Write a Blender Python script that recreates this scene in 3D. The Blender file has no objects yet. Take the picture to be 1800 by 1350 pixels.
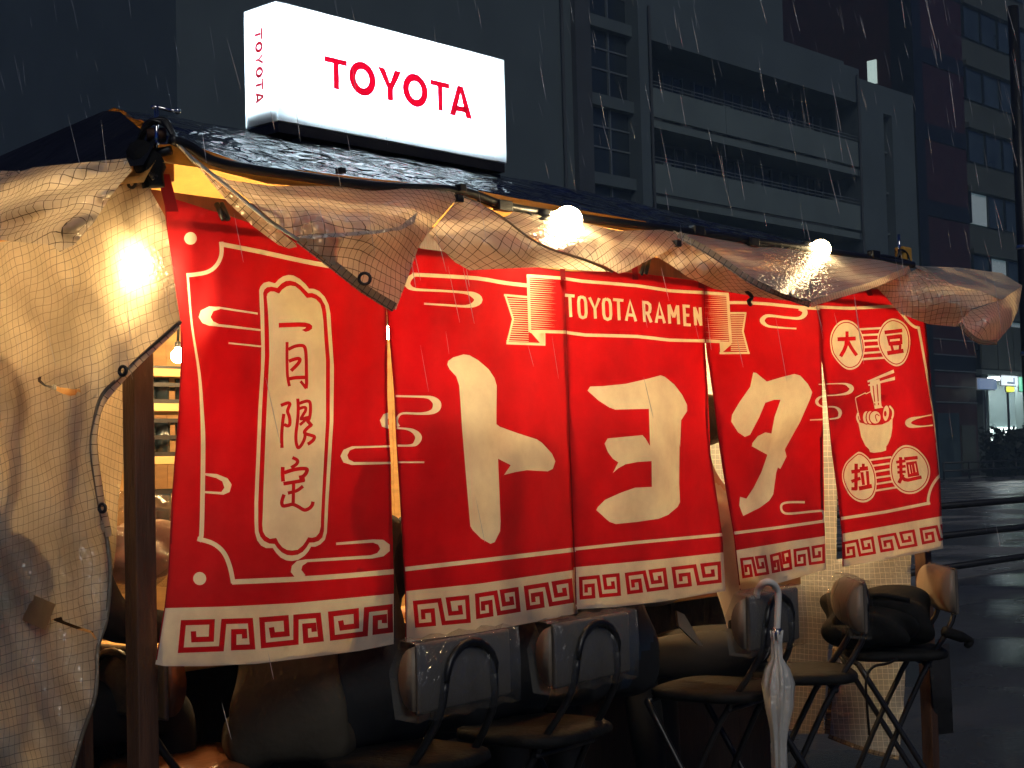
import bpy, bmesh, math, random
import numpy as np
from mathutils import Vector, Matrix
from mathutils.geometry import delaunay_2d_cdt
random.seed(7); rng = np.random.default_rng(7)
R = math.radians
sc = bpy.context.scene
col = sc.collection

# ------------------------------------------------------------------ camera
FPX = 2704.0; W0, H0 = 1800, 1350          # focal length in pixels of the 1800x1350 photograph
YAW, PIT, ROL = .8322, .0515, -.0260
CAM = np.array([-1.7914, -2.5868, 1.4014])
fwd = np.array([math.sin(YAW)*math.cos(PIT), math.cos(YAW)*math.cos(PIT), math.sin(PIT)])
rgt = np.array([math.cos(YAW), -math.sin(YAW), 0.]); upv = np.cross(rgt, fwd)
rgt, upv = math.cos(ROL)*rgt + math.sin(ROL)*upv, -math.sin(ROL)*rgt + math.cos(ROL)*upv
cd = bpy.data.cameras.new('camera'); cam = bpy.data.objects.new('camera', cd); col.objects.link(cam)
cd.sensor_width = 36; cd.lens = FPX/W0*36; cd.clip_start = .05; cd.clip_end = 2000
m = Matrix.Identity(4)
for i in range(3):
    m[i][0], m[i][1], m[i][2], m[i][3] = rgt[i], upv[i], -fwd[i], CAM[i]
cam.matrix_world = m
sc.camera = cam
sc.render.resolution_x, sc.render.resolution_y = 1024, 768

# ------------------------------------------------------------------ night sky and weak overall light of the street
w = bpy.data.worlds.new('World'); sc.world = w; w.use_nodes = True
nt = w.node_tree; bg = nt.nodes['Background']
sky = nt.nodes.new('ShaderNodeTexSky'); sky.sky_type = 'NISHITA'; sky.sun_disc = False
SUN_EL, SUN_AZ = R(38), R(180+28)
sky.sun_elevation = R(2); sky.sun_rotation = SUN_AZ; sky.ozone_density = 6; sky.air_density = 1.0; sky.dust_density = .3
mx = nt.nodes.new('ShaderNodeMix'); mx.data_type = 'RGBA'; mx.blend_type = 'MULTIPLY'; mx.inputs[0].default_value = 1
mx.inputs[7].default_value = (.16, .38, 1.0, 1)
nt.links.new(sky.outputs[0], mx.inputs[6]); nt.links.new(mx.outputs[2], bg.inputs[0]); bg.inputs[1].default_value = .06
sd = bpy.data.lights.new('sun', 'SUN'); sun = bpy.data.objects.new('sun', sd); col.objects.link(sun)
sd.energy = .72; sd.angle = R(25); sd.color = (1., .97, .90)
# direction the light comes from: azimuth measured from +Y towards +X
sv = Vector((math.sin(SUN_AZ)*math.cos(SUN_EL), math.cos(SUN_AZ)*math.cos(SUN_EL), math.sin(SUN_EL)))
sun.rotation_euler = sv.to_track_quat('Z', 'Y').to_euler()
sc.view_settings.view_transform = 'Standard'; sc.view_settings.look = 'None'
sc.view_settings.exposure = 0; sc.view_settings.gamma = 1
sc.render.engine = 'CYCLES'
cy = sc.cycles; cy.use_denoising = True; cy.max_bounces = 6; cy.transparent_max_bounces = 16
cy.diffuse_bounces = 3; cy.glossy_bounces = 4; cy.transmission_bounces = 6; cy.sample_clamp_indirect = 6; cy.sample_clamp_direct = 0
cy.use_adaptive_sampling = True; cy.adaptive_threshold = .02; cy.adaptive_min_samples = 24; cy.volume_bounces = 0
cy.caustics_reflective = False; cy.caustics_refractive = False

# ------------------------------------------------------------------ geometry helpers
def ray(x, y): return fwd + rgt*(x-W0/2)/FPX - upv*(y-H0/2)/FPX
def PY(x, y, yy=0.):
    d = ray(x, y); return CAM + d*((yy-CAM[1])/d[1])
def PX(x, y, xx=0.):
    d = ray(x, y); return CAM + d*((xx-CAM[0])/d[0])
def PZ(x, y, zz=0.):
    d = ray(x, y); return CAM + d*((zz-CAM[2])/d[2])
def zm(x0, y0, s, pts): return [(x0+p[0]/s, y0+p[1]/s)+tuple(p[2:]) for p in pts]

def meta(o, label=None, cat=None, group=None, kind=None):
    if label: o['label'] = label
    if cat: o['category'] = cat
    if group: o['group'] = group
    if kind: o['kind'] = kind
    return o
def empty(name, loc=(0, 0, 0), rz=0, **k):
    o = bpy.data.objects.new(name, None); col.objects.link(o); o.location = loc; o.rotation_euler = (0, 0, rz); o.empty_display_size = .1
    return meta(o, **k)
def link(name, me, mats, parent=None, smooth=False, **k):
    if not isinstance(mats, (list, tuple)): mats = [mats]
    o = bpy.data.objects.new(name, me); col.objects.link(o)
    if not me.materials:
        for mm in mats: me.materials.append(mm)
    if smooth: me.polygons.foreach_set('use_smooth', [True]*len(me.polygons))
    if parent: o.parent = parent
    return meta(o, **k)
def copy_tree(o, parent=None):
    c = o.copy(); col.objects.link(c); c.parent = parent
    for ch in [q for q in bpy.data.objects if q.parent == o]: copy_tree(ch, c)
    return c

class MB:
    def __init__(s): s.v = []; s.f = []; s.mi = []
    def add(s, vs, fs, mi=0):
        b = len(s.v); s.v += [tuple(map(float, v)) for v in vs]; s.f += [tuple(b+i for i in f) for f in fs]; s.mi += [mi]*len(fs); return s
    def box(s, x0, x1, y0, y1, z0, z1, mi=0):
        return s.add([(x0, y0, z0), (x1, y0, z0), (x1, y1, z0), (x0, y1, z0), (x0, y0, z1), (x1, y0, z1), (x1, y1, z1), (x0, y1, z1)],
                     [(0, 3, 2, 1), (4, 5, 6, 7), (0, 1, 5, 4), (1, 2, 6, 5), (2, 3, 7, 6), (3, 0, 4, 7)], mi)
    def tube(s, pts, r, n=8, caps=True, mi=0):
        pts = [np.array(p, float) for p in pts]; N = len(pts)
        rr = r if isinstance(r, (list, tuple)) else [r]*N
        vs = []; prev = None
        for i in range(N):
            t = pts[min(i+1, N-1)]-pts[max(i-1, 0)]; t = t/(np.linalg.norm(t)+1e-12)
            if prev is None:
                a = np.array([0, 0, 1.]) if abs(t[2]) < .9 else np.array([1., 0, 0])
                u = np.cross(t, a)
            else: u = prev - t*(prev@t)
            u = u/(np.linalg.norm(u)+1e-12); prev = u; v = np.cross(t, u)
            for k in range(n):
                a = 2*math.pi*k/n; vs.append(pts[i]+rr[i]*(math.cos(a)*u+math.sin(a)*v))
        fs = [(i*n+k, i*n+(k+1) % n, (i+1)*n+(k+1) % n, (i+1)*n+k) for i in range(N-1) for k in range(n)]
        if caps: fs += [tuple(range(n-1, -1, -1)), tuple((N-1)*n+k for k in range(n))]
        return s.add(vs, fs, mi)
    def lathe(s, prof, c=(0, 0, 0), n=20, mi=0):
        vs = [(c[0]+r*math.cos(2*math.pi*k/n), c[1]+r*math.sin(2*math.pi*k/n), c[2]+z) for r, z in prof for k in range(n)]
        N = len(prof); fs = [(i*n+k, i*n+(k+1) % n, (i+1)*n+(k+1) % n, (i+1)*n+k) for i in range(N-1) for k in range(n)]
        fs += [tuple(range(n-1, -1, -1)), tuple((N-1)*n+k for k in range(n))]
        return s.add(vs, fs, mi)
    def mesh(s, name):
        me = bpy.data.meshes.new(name); me.from_pydata(s.v, [], s.f); me.update()
        if any(s.mi): me.polygons.foreach_set('material_index', s.mi)
        return me
    def build(s, name, mats, parent=None, smooth=False, bevel=0, **k):
        o = link(name, s.mesh(name), mats, parent, smooth, **k)
        if bevel:
            b = o.modifiers.new('bevel', 'BEVEL'); b.width = bevel; b.segments = 2; b.limit_method = 'ANGLE'; b.angle_limit = R(40)
        return o

def catmull(pts, n=6, closed=False):
    P = [np.array(p, float) for p in pts]; N = len(P); out = []
    rngi = range(N) if closed else range(N-1)
    for i in rngi:
        g = (lambda j: P[j % N]) if closed else (lambda j: P[min(max(j, 0), N-1)])
        p0, p1, p2, p3 = g(i-1), g(i), g(i+1), g(i+2)
        for k in range(n):
            t = k/n; out.append(.5*((2*p1)+(-p0+p2)*t+(2*p0-5*p1+4*p2-p3)*t*t+(-p0+3*p1-3*p2+p3)*t**3))
    if not closed: out.append(P[-1])
    return [tuple(p) for p in out]

def stroke(pts, w=None, smooth=0, closed=False):
    """outline polygon(s) of a polyline; width w, or third coordinate of the points"""
    if w is not None: pts = [(p[0], p[1], w) for p in pts]
    if smooth: pts = catmull(pts, smooth, closed)
    P = np.array(pts, float); N = len(P); L = []; Rr = []
    for i in range(N):
        if closed: a, b = P[(i-1) % N, :2], P[(i+1) % N, :2]; c = P[i, :2]
        else: a, b, c = P[max(i-1, 0), :2], P[min(i+1, N-1), :2], P[i, :2]
        d1 = c-a; d2 = b-c
        if np.linalg.norm(d1) < 1e-9: d1 = d2
        if np.linalg.norm(d2) < 1e-9: d2 = d1
        d1 = d1/np.linalg.norm(d1); d2 = d2/np.linalg.norm(d2)
        n1 = np.array([-d1[1], d1[0]]); n2 = np.array([-d2[1], d2[0]]); mm = n1+n2; q = np.linalg.norm(mm)
        if q < .3: mm = n1; k = 1
        else: mm = mm/q; k = min(1/max(mm@n1, .5), 1.6)
        h = P[i, 2]/2*k
        L.append(tuple(c+mm*h)); Rr.append(tuple(c-mm*h))
    if closed: return [L, Rr[::-1]]
    return [L+Rr[::-1]]

def inside(poly, pts):
    """non-zero winding test, pts (M,2)"""
    p = np.asarray(poly, float)[:, :2]; q = np.roll(p, -1, 0); wn = np.zeros(len(pts), int)
    for (x0, y0), (x1, y1) in zip(p, q):
        c = (x1-x0)*(pts[:, 1]-y0)-(pts[:, 0]-x0)*(y1-y0)
        up = (y0 <= pts[:, 1]) & (y1 > pts[:, 1]) & (c > 0); dn = (y0 > pts[:, 1]) & (y1 <= pts[:, 1]) & (c < 0)
        wn += up.astype(int)-dn.astype(int)
    return wn != 0

def tps(ctrl, lam=2e-2):
    c = np.array(ctrl, float); x = c[:, :2]/100.; v = c[:, 2]; n = len(x)
    d = np.linalg.norm(x[:, None]-x[None], axis=2); K = np.where(d > 0, d*d*np.log(d+1e-12), 0)+lam*np.eye(n)
    A = np.zeros((n+3, n+3)); A[:n, :n] = K; A[:n, n] = 1; A[:n, n+1:] = x; A[n, :n] = 1; A[n+1:, :n] = x.T
    s = np.linalg.lstsq(A, np.concatenate([v, [0, 0, 0]]), rcond=None)[0]
    def f(pts):
        p = np.asarray(pts, float)/100.; dd = np.linalg.norm(p[:, None]-x[None], axis=2)
        return np.where(dd > 0, dd*dd*np.log(dd+1e-12), 0)@s[:n]+s[n]+p@s[n+1:]
    return f

def dens(poly, step):
    out = []
    n = len(poly)
    for i in range(n):
        a, b = np.array(poly[i][:2]), np.array(poly[(i+1) % n][:2]); k = max(1, int(np.linalg.norm(b-a)/step))
        out += [tuple(a+(b-a)*j/k) for j in range(k)]
    return out

def cdt_sheet(outline, shapes, unproject, step=14, holes=()):
    """triangulate a sheet given in photograph pixels with printed shapes cut into it.
    shapes: list of (material index, [polygons]).  returns mesh verts, faces, material indices, 2d coords"""
    out = dens(outline, step); V = [Vector(p) for p in out]; E = [(i, (i+1) % len(out)) for i in range(len(out))]
    ox = np.array(out); lo, hi = ox.min(0), ox.max(0)
    use = []
    for mi, polys in shapes:
        a = np.concatenate([np.asarray(p, float)[:, :2] for p in polys])
        if (a.max(0) < lo).any() or (a.min(0) > hi).any(): continue
        use.append((mi, polys))
    for mi, polys in use:
        for p in polys:
            p = dens(p, step); b = len(V); n = len(p); V += [Vector(q[:2]) for q in p]; E += [(b+i, b+(i+1) % n) for i in range(n)]
    for h in holes:
        b = len(V); n = len(h); V += [Vector(q[:2]) for q in h]; E += [(b+i, b+(i+1) % n) for i in range(n)]
    gx = np.arange(lo[0]+step/2, hi[0], step); gy = np.arange(lo[1]+step/2, hi[1], step)
    g = np.array([(x+(j % 2)*step*.5, y) for j, y in enumerate(gy) for x in gx])
    if len(g):
        g = g[inside(out, g)]; V += [Vector(p) for p in g]
    vs, es, fs, *_ = delaunay_2d_cdt(V, E, [], 0, 1e-4)
    v2 = np.array([(v.x, v.y) for v in vs]); F = np.array([f for f in fs if len(f) == 3])
    c = v2[F].mean(1); keep = inside(out, c)
    for h in holes: keep &= ~inside(h, c)
    ar = np.abs(np.cross(v2[F[:, 1]]-v2[F[:, 0]], v2[F[:, 2]]-v2[F[:, 0]])); keep &= ar > 1e-4
    F = F[keep]; c = c[keep]; mi = np.zeros(len(F), int)
    for mm, polys in use:
        k = np.zeros(len(F), bool)
        if mm >= 100:
            k = inside(polys[0], c) ^ inside(polys[1], c); mi[k] = mm-100; continue
        for p in polys: k |= inside(p, c)
        mi[k] = mm
    used = np.unique(F); rem = -np.ones(len(v2), int); rem[used] = np.arange(len(used))
    v2 = v2[used]; F = rem[F]
    return unproject(v2), F, mi, v2

def make_mesh(name, v3, F, mi=None, uv=None):
    me = bpy.data.meshes.new(name); me.from_pydata([tuple(p) for p in v3], [], [tuple(int(i) for i in f) for f in F]); me.update()
    if mi is not None: me.polygons.foreach_set('material_index', [int(i) for i in mi])
    if uv is not None:
        l = me.uv_layers.new(name='UVMap'); vi = np.zeros(len(me.loops), int); me.loops.foreach_get('vertex_index', vi)
        l.data.foreach_set('uv', np.asarray(uv)[vi].astype(float).ravel())
    return me
def plane_uv(v3, ang=0.):
    p = np.asarray(v3); c = p.mean(0); u, s, vt = np.linalg.svd(p-c, full_matrices=False)
    n = vt[2]; e1 = np.cross(np.array([0, 0, 1.]), n); e1 /= np.linalg.norm(e1)+1e-9; e2 = np.cross(n, e1)
    a, b = (p-c)@e1, (p-c)@e2
    return np.stack([a*math.cos(ang)+b*math.sin(ang), -a*math.sin(ang)+b*math.cos(ang)], 1)

def unwrap(o, ang):
    me = o.data; ref = np.zeros(len(me.loops)*2); me.uv_layers[0].data.foreach_get('uv', ref); ref = ref.reshape(-1, 2)
    bpy.context.view_layer.objects.active = o; o.select_set(True)
    bpy.ops.object.mode_set(mode='EDIT'); bpy.ops.mesh.select_all(action='SELECT'); bpy.ops.uv.unwrap(method='ANGLE_BASED', margin=0); bpy.ops.object.mode_set(mode='OBJECT'); o.select_set(False)
    uv = np.zeros(len(me.loops)*2); me.uv_layers[0].data.foreach_get('uv', uv); uv = uv.reshape(-1, 2)
    vi = np.zeros(len(me.loops), int); me.loops.foreach_get('vertex_index', vi); co = np.zeros(len(me.vertices)*3); me.vertices.foreach_get('co', co); co = co.reshape(-1, 3)
    t = np.arange(0, len(vi), 3); k = np.linalg.norm(co[vi[t+1]]-co[vi[t]], axis=1).sum()/np.linalg.norm(uv[t+1]-uv[t], axis=1).sum()
    a = (uv-uv.mean(0))*k; b = ref-ref.mean(0); U, S, Vt = np.linalg.svd(a.T@b); a = a@(U@Vt)
    me.uv_layers[0].data.foreach_set('uv', (a+.001).ravel())
def sheet_px(name, outline, ctrl, mat, parent=None, mode='Y', ang=0., step=9, holes=(), wrinkle=.004, smooth=True, seed=0, extra=None, **k):
    f = tps(ctrl); rs = np.random.default_rng(seed); ph = rs.uniform(0, 6, 6); fr = rs.uniform(.02, .06, 6); an = rs.uniform(0, 6.28, 6)
    def un(v2):
        val = f(v2)
        for i in range(6): val = val+wrinkle*.5*(1.3*np.abs(np.sin(ph[i]+fr[i]*(v2[:, 0]*math.cos(an[i])+v2[:, 1]*math.sin(an[i])+9*np.sin(v2[:, 0]*.013+v2[:, 1]*.017+i))))-.8)
        if extra is not None: val = val+extra(v2)
        fn = PY if mode == 'Y' else PX
        return np.array([fn(x, y, t) for (x, y), t in zip(v2, val)])
    v3, F, mi, v2 = cdt_sheet(outline, [], un, step, holes)
    me = make_mesh(name, v3, F, None, plane_uv(v3, ang))
    o = link(name, me, mat, parent, smooth, **k); unwrap(o, ang); return o

# ------------------------------------------------------------------ materials
def N(nt, t, **k):
    n = nt.nodes.new(t)
    for a, v in k.items(): setattr(n, a, v)
    return n
def base_mat(name):
    m = bpy.data.materials.new(name); m.use_nodes = True; nt = m.node_tree; return m, nt, nt.nodes['Principled BSDF'], nt.nodes['Material Output']
def pmat(name, c, rough=.6, metal=0., var=.15, scale=8., bump=.0, bscale=40., spec=.5, coat=0., emit=None, estr=0., stretch=(1, 1, 1), rvar=0.):
    m, nt, b, o = base_mat(name)
    tc = N(nt, 'ShaderNodeTexCoord'); mp = N(nt, 'ShaderNodeMapping'); mp.inputs['Scale'].default_value = stretch
    nt.links.new(tc.outputs['Object'], mp.inputs[0])
    nz = N(nt, 'ShaderNodeTexNoise'); nz.inputs['Scale'].default_value = scale; nz.inputs['Detail'].default_value = 6
    nt.links.new(mp.outputs[0], nz.inputs['Vector'])
    cr = N(nt, 'ShaderNodeValToRGB')
    cr.color_ramp.elements[0].position = .3; cr.color_ramp.elements[1].position = .7
    cr.color_ramp.elements[0].color = tuple(max(0, x*(1-var)) for x in c)+(1,); cr.color_ramp.elements[1].color = tuple(min(1, x*(1+var)) for x in c)+(1,)
    nt.links.new(nz.outputs[0], cr.inputs[0]); nt.links.new(cr.outputs[0], b.inputs['Base Color'])
    b.inputs['Roughness'].default_value = rough; b.inputs['Metallic'].default_value = metal; b.inputs['Specular IOR Level'].default_value = spec
    b.inputs['Coat Weight'].default_value = coat
    if rvar:
        mr = N(nt, 'ShaderNodeMapRange'); mr.inputs['To Min'].default_value = max(0, rough-rvar); mr.inputs['To Max'].default_value = min(1, rough+rvar)
        mr.inputs['From Min'].default_value = .3; mr.inputs['From Max'].default_value = .7
        nt.links.new(nz.outputs[0], mr.inputs[0]); nt.links.new(mr.outputs[0], b.inputs['Roughness'])
    if bump:
        n2 = N(nt, 'ShaderNodeTexNoise'); n2.inputs['Scale'].default_value = bscale; n2.inputs['Detail'].default_value = 4
        nt.links.new(mp.outputs[0], n2.inputs['Vector'])
        bp = N(nt, 'ShaderNodeBump'); bp.inputs['Strength'].default_value = bump; bp.inputs['Distance'].default_value = .01
        nt.links.new(n2.outputs[0], bp.inputs['Height']); nt.links.new(bp.outputs[0], b.inputs['Normal'])
    if emit: b.inputs['Emission Color'].default_value = tuple(emit)+(1,); b.inputs['Emission Strength'].default_value = estr
    return m
def emat(name, c, s):
    m, nt, b, o = base_mat(name); b.inputs['Base Color'].default_value = (.8, .8, .8, 1)
    b.inputs['Emission Color'].default_value = tuple(c)+(1,); b.inputs['Emission Strength'].default_value = s; return m
def cloth_mat(name, c, trans, tfac, bump=.15, rough=.75):
    """woven cloth that lets light through"""
    m, nt, b, o = base_mat(name)
    tc = N(nt, 'ShaderNodeTexCoord'); nz = N(nt, 'ShaderNodeTexNoise'); nz.inputs['Scale'].default_value = 9; nz.inputs['Detail'].default_value = 8
    nt.links.new(tc.outputs['Object'], nz.inputs['Vector'])
    def ramp(cc, v):
        cr = N(nt, 'ShaderNodeValToRGB'); cr.color_ramp.elements[0].position = .35; cr.color_ramp.elements[1].position = .65
        cr.color_ramp.elements[0].color = tuple(x*(1-v) for x in cc)+(1,); cr.color_ramp.elements[1].color = tuple(min(1, x*(1+v)) for x in cc)+(1,)
        nt.links.new(nz.outputs[0], cr.inputs[0]); return cr
    nz.inputs['Scale'].default_value = 5; nz.inputs['Roughness'].default_value = .65
    r1 = ramp(c, .14); r2 = ramp(trans, .20)
    nt.links.new(r1.outputs[0], b.inputs['Base Color']); b.inputs['Roughness'].default_value = rough; b.inputs['Specular IOR Level'].default_value = .25
    b.inputs['Sheen Weight'].default_value = .1
    n2 = N(nt, 'ShaderNodeTexNoise'); n2.inputs['Scale'].default_value = 420; bp = N(nt, 'ShaderNodeBump'); bp.inputs['Strength'].default_value = bump; bp.inputs['Distance'].default_value = .002
    nt.links.new(tc.outputs['Object'], n2.inputs['Vector']); nt.links.new(n2.outputs[0], bp.inputs['Height']); nt.links.new(bp.outputs[0], b.inputs['Normal'])
    tr = N(nt, 'ShaderNodeBsdfTranslucent'); nt.links.new(r2.outputs[0], tr.inputs[0])
    mixs = N(nt, 'ShaderNodeMixShader'); mixs.inputs[0].default_value = tfac
    nt.links.new(b.outputs[0], mixs.inputs[1]); nt.links.new(tr.outputs[0], mixs.inputs[2]); nt.links.new(mixs.outputs[0], o.inputs[0])
    return m
def vinyl_mat(name, tint, cell=.02, thread=(.30, .23, .15), lw=.09, transp=.25, transl=.45, gloss=.10, rough=.22, dirt=.25):
    """thread-reinforced vinyl sheet: woven grid inside a cloudy film"""
    m, nt, b, o = base_mat(name); nt.nodes.remove(b); L = nt.links.new
    uv = N(nt, 'ShaderNodeUVMap'); nzd = N(nt, 'ShaderNodeTexNoise'); nzd.inputs['Scale'].default_value = 14; nzd.inputs['Detail'].default_value = 3
    L(uv.outputs[0], nzd.inputs['Vector'])
    va = N(nt, 'ShaderNodeVectorMath', operation='MULTIPLY_ADD'); va.inputs[1].default_value = (.006, .006, 0)
    L(nzd.outputs[1], va.inputs[0]); L(uv.outputs[0], va.inputs[2])
    vs = N(nt, 'ShaderNodeVectorMath', operation='SCALE'); vs.inputs['Scale'].default_value = 1/cell; L(va.outputs[0], vs.inputs[0])
    fr = N(nt, 'ShaderNodeVectorMath', operation='FRACTION'); L(vs.outputs[0], fr.inputs[0])
    sx = N(nt, 'ShaderNodeSeparateXYZ'); L(fr.outputs[0], sx.inputs[0])
    lt = []
    for i in range(2):
        q = N(nt, 'ShaderNodeMath', operation='LESS_THAN'); q.inputs[1].default_value = lw; L(sx.outputs[i], q.inputs[0]); lt.append(q)
    mxm = N(nt, 'ShaderNodeMath', operation='MAXIMUM'); L(lt[0].outputs[0], mxm.inputs[0]); L(lt[1].outputs[0], mxm.inputs[1])
    # film
    tc = N(nt, 'ShaderNodeTexCoord'); nz = N(nt, 'ShaderNodeTexNoise'); nz.inputs['Scale'].default_value = 5; nz.inputs['Detail'].default_value = 8
    L(tc.outputs['Object'], nz.inputs['Vector']); cr = N(nt, 'ShaderNodeValToRGB')
    cr.color_ramp.elements[0].position = .35; cr.color_ramp.elements[1].position = .62
    cr.color_ramp.elements[0].color = tuple(x*(1-dirt) for x in tint)+(1,); cr.color_ramp.elements[1].color = tuple(tint)+(1,)
    L(nz.outputs[0], cr.inputs[0])
    tr = N(nt, 'ShaderNodeBsdfTranslucent'); L(cr.outputs[0], tr.inputs[0])
    df = N(nt, 'ShaderNodeBsdfDiffuse'); L(cr.outputs[0], df.inputs[0])
    tp = N(nt, 'ShaderNodeBsdfTransparent'); tp.inputs[0].default_value = (.95, .9, .8, 1)
    gl = N(nt, 'ShaderNodeBsdfGlossy'); gl.inputs['Roughness'].default_value = rough; gl.inputs[0].default_value = (1, 1, 1, 1)
    vo = N(nt, 'ShaderNodeTexVoronoi'); vo.inputs['Scale'].default_value = 90; L(tc.outputs['Object'], vo.inputs['Vector'])
    nb = N(nt, 'ShaderNodeTexNoise'); nb.inputs['Scale'].default_value = 45; nb.inputs['Detail'].default_value = 4; L(tc.outputs['Object'], nb.inputs['Vector'])
    ad = N(nt, 'ShaderNodeMath', operation='MULTIPLY_ADD'); ad.inputs[1].default_value = -.5; L(vo.outputs[0], ad.inputs[0]); L(nb.outputs[0], ad.inputs[2])
    bp = N(nt, 'ShaderNodeBump'); bp.inputs['Strength'].default_value = 1.; bp.inputs['Distance'].default_value = .012; L(ad.outputs[0], bp.inputs['Height']); L(bp.outputs[0], gl.inputs['Normal'])
    m1 = N(nt, 'ShaderNodeMixShader'); m1.inputs[0].default_value = transl; L(df.outputs[0], m1.inputs[1]); L(tr.outputs[0], m1.inputs[2])
    m2 = N(nt, 'ShaderNodeMixShader'); m2.inputs[0].default_value = transp; L(m1.outputs[0], m2.inputs[1]); L(tp.outputs[0], m2.inputs[2])
    # threads
    td = N(nt, 'ShaderNodeBsdfDiffuse'); td.inputs[0].default_value = tuple(thread)+(1,)
    tt = N(nt, 'ShaderNodeBsdfTranslucent'); tt.inputs[0].default_value = tuple(x*.8 for x in thread)+(1,)
    m3 = N(nt, 'ShaderNodeMixShader'); m3.inputs[0].default_value = .35; L(td.outputs[0], m3.inputs[1]); L(tt.outputs[0], m3.inputs[2])
    m4 = N(nt, 'ShaderNodeMixShader'); L(mxm.outputs[0], m4.inputs[0]); L(m2.outputs[0], m4.inputs[1]); L(m3.outputs[0], m4.inputs[2])
    m5 = N(nt, 'ShaderNodeMixShader'); m5.inputs[0].default_value = gloss; L(m4.outputs[0], m5.inputs[1]); L(gl.outputs[0], m5.inputs[2])
    L(m5.outputs[0], o.inputs[0]); return m
def film_mat(name, transp=.88, rough=.10, gloss=.10, dc=(.5, .5, .47)):
    """clear plastic wrap"""
    m, nt, b, o = base_mat(name); nt.nodes.remove(b); L = nt.links.new
    tp = N(nt, 'ShaderNodeBsdfTransparent'); tp.inputs[0].default_value = (.9, .9, .88, 1)
    df = N(nt, 'ShaderNodeBsdfDiffuse'); df.inputs[0].default_value = tuple(dc)+(1,)
    gl = N(nt, 'ShaderNodeBsdfGlossy'); gl.inputs['Roughness'].default_value = rough
    tc = N(nt, 'ShaderNodeTexCoord'); nz = N(nt, 'ShaderNodeTexNoise'); nz.inputs['Scale'].default_value = 22; nz.inputs['Detail'].default_value = 5; nz.inputs['Distortion'].default_value = 1.5
    bp = N(nt, 'ShaderNodeBump'); bp.inputs['Strength'].default_value = .9; bp.inputs['Distance'].default_value = .02
    L(tc.outputs['Object'], nz.inputs['Vector']); L(nz.outputs[0], bp.inputs['Height']); L(bp.outputs[0], gl.inputs['Normal'])
    m1 = N(nt, 'ShaderNodeMixShader'); m1.inputs[0].default_value = transp; L(df.outputs[0], m1.inputs[1]); L(tp.outputs[0], m1.inputs[2])
    m2 = N(nt, 'ShaderNodeMixShader'); m2.inputs[0].default_value = gloss; L(m1.outputs[0], m2.inputs[1]); L(gl.outputs[0], m2.inputs[2]); L(m2.outputs[0], o.inputs[0]); return m

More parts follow.
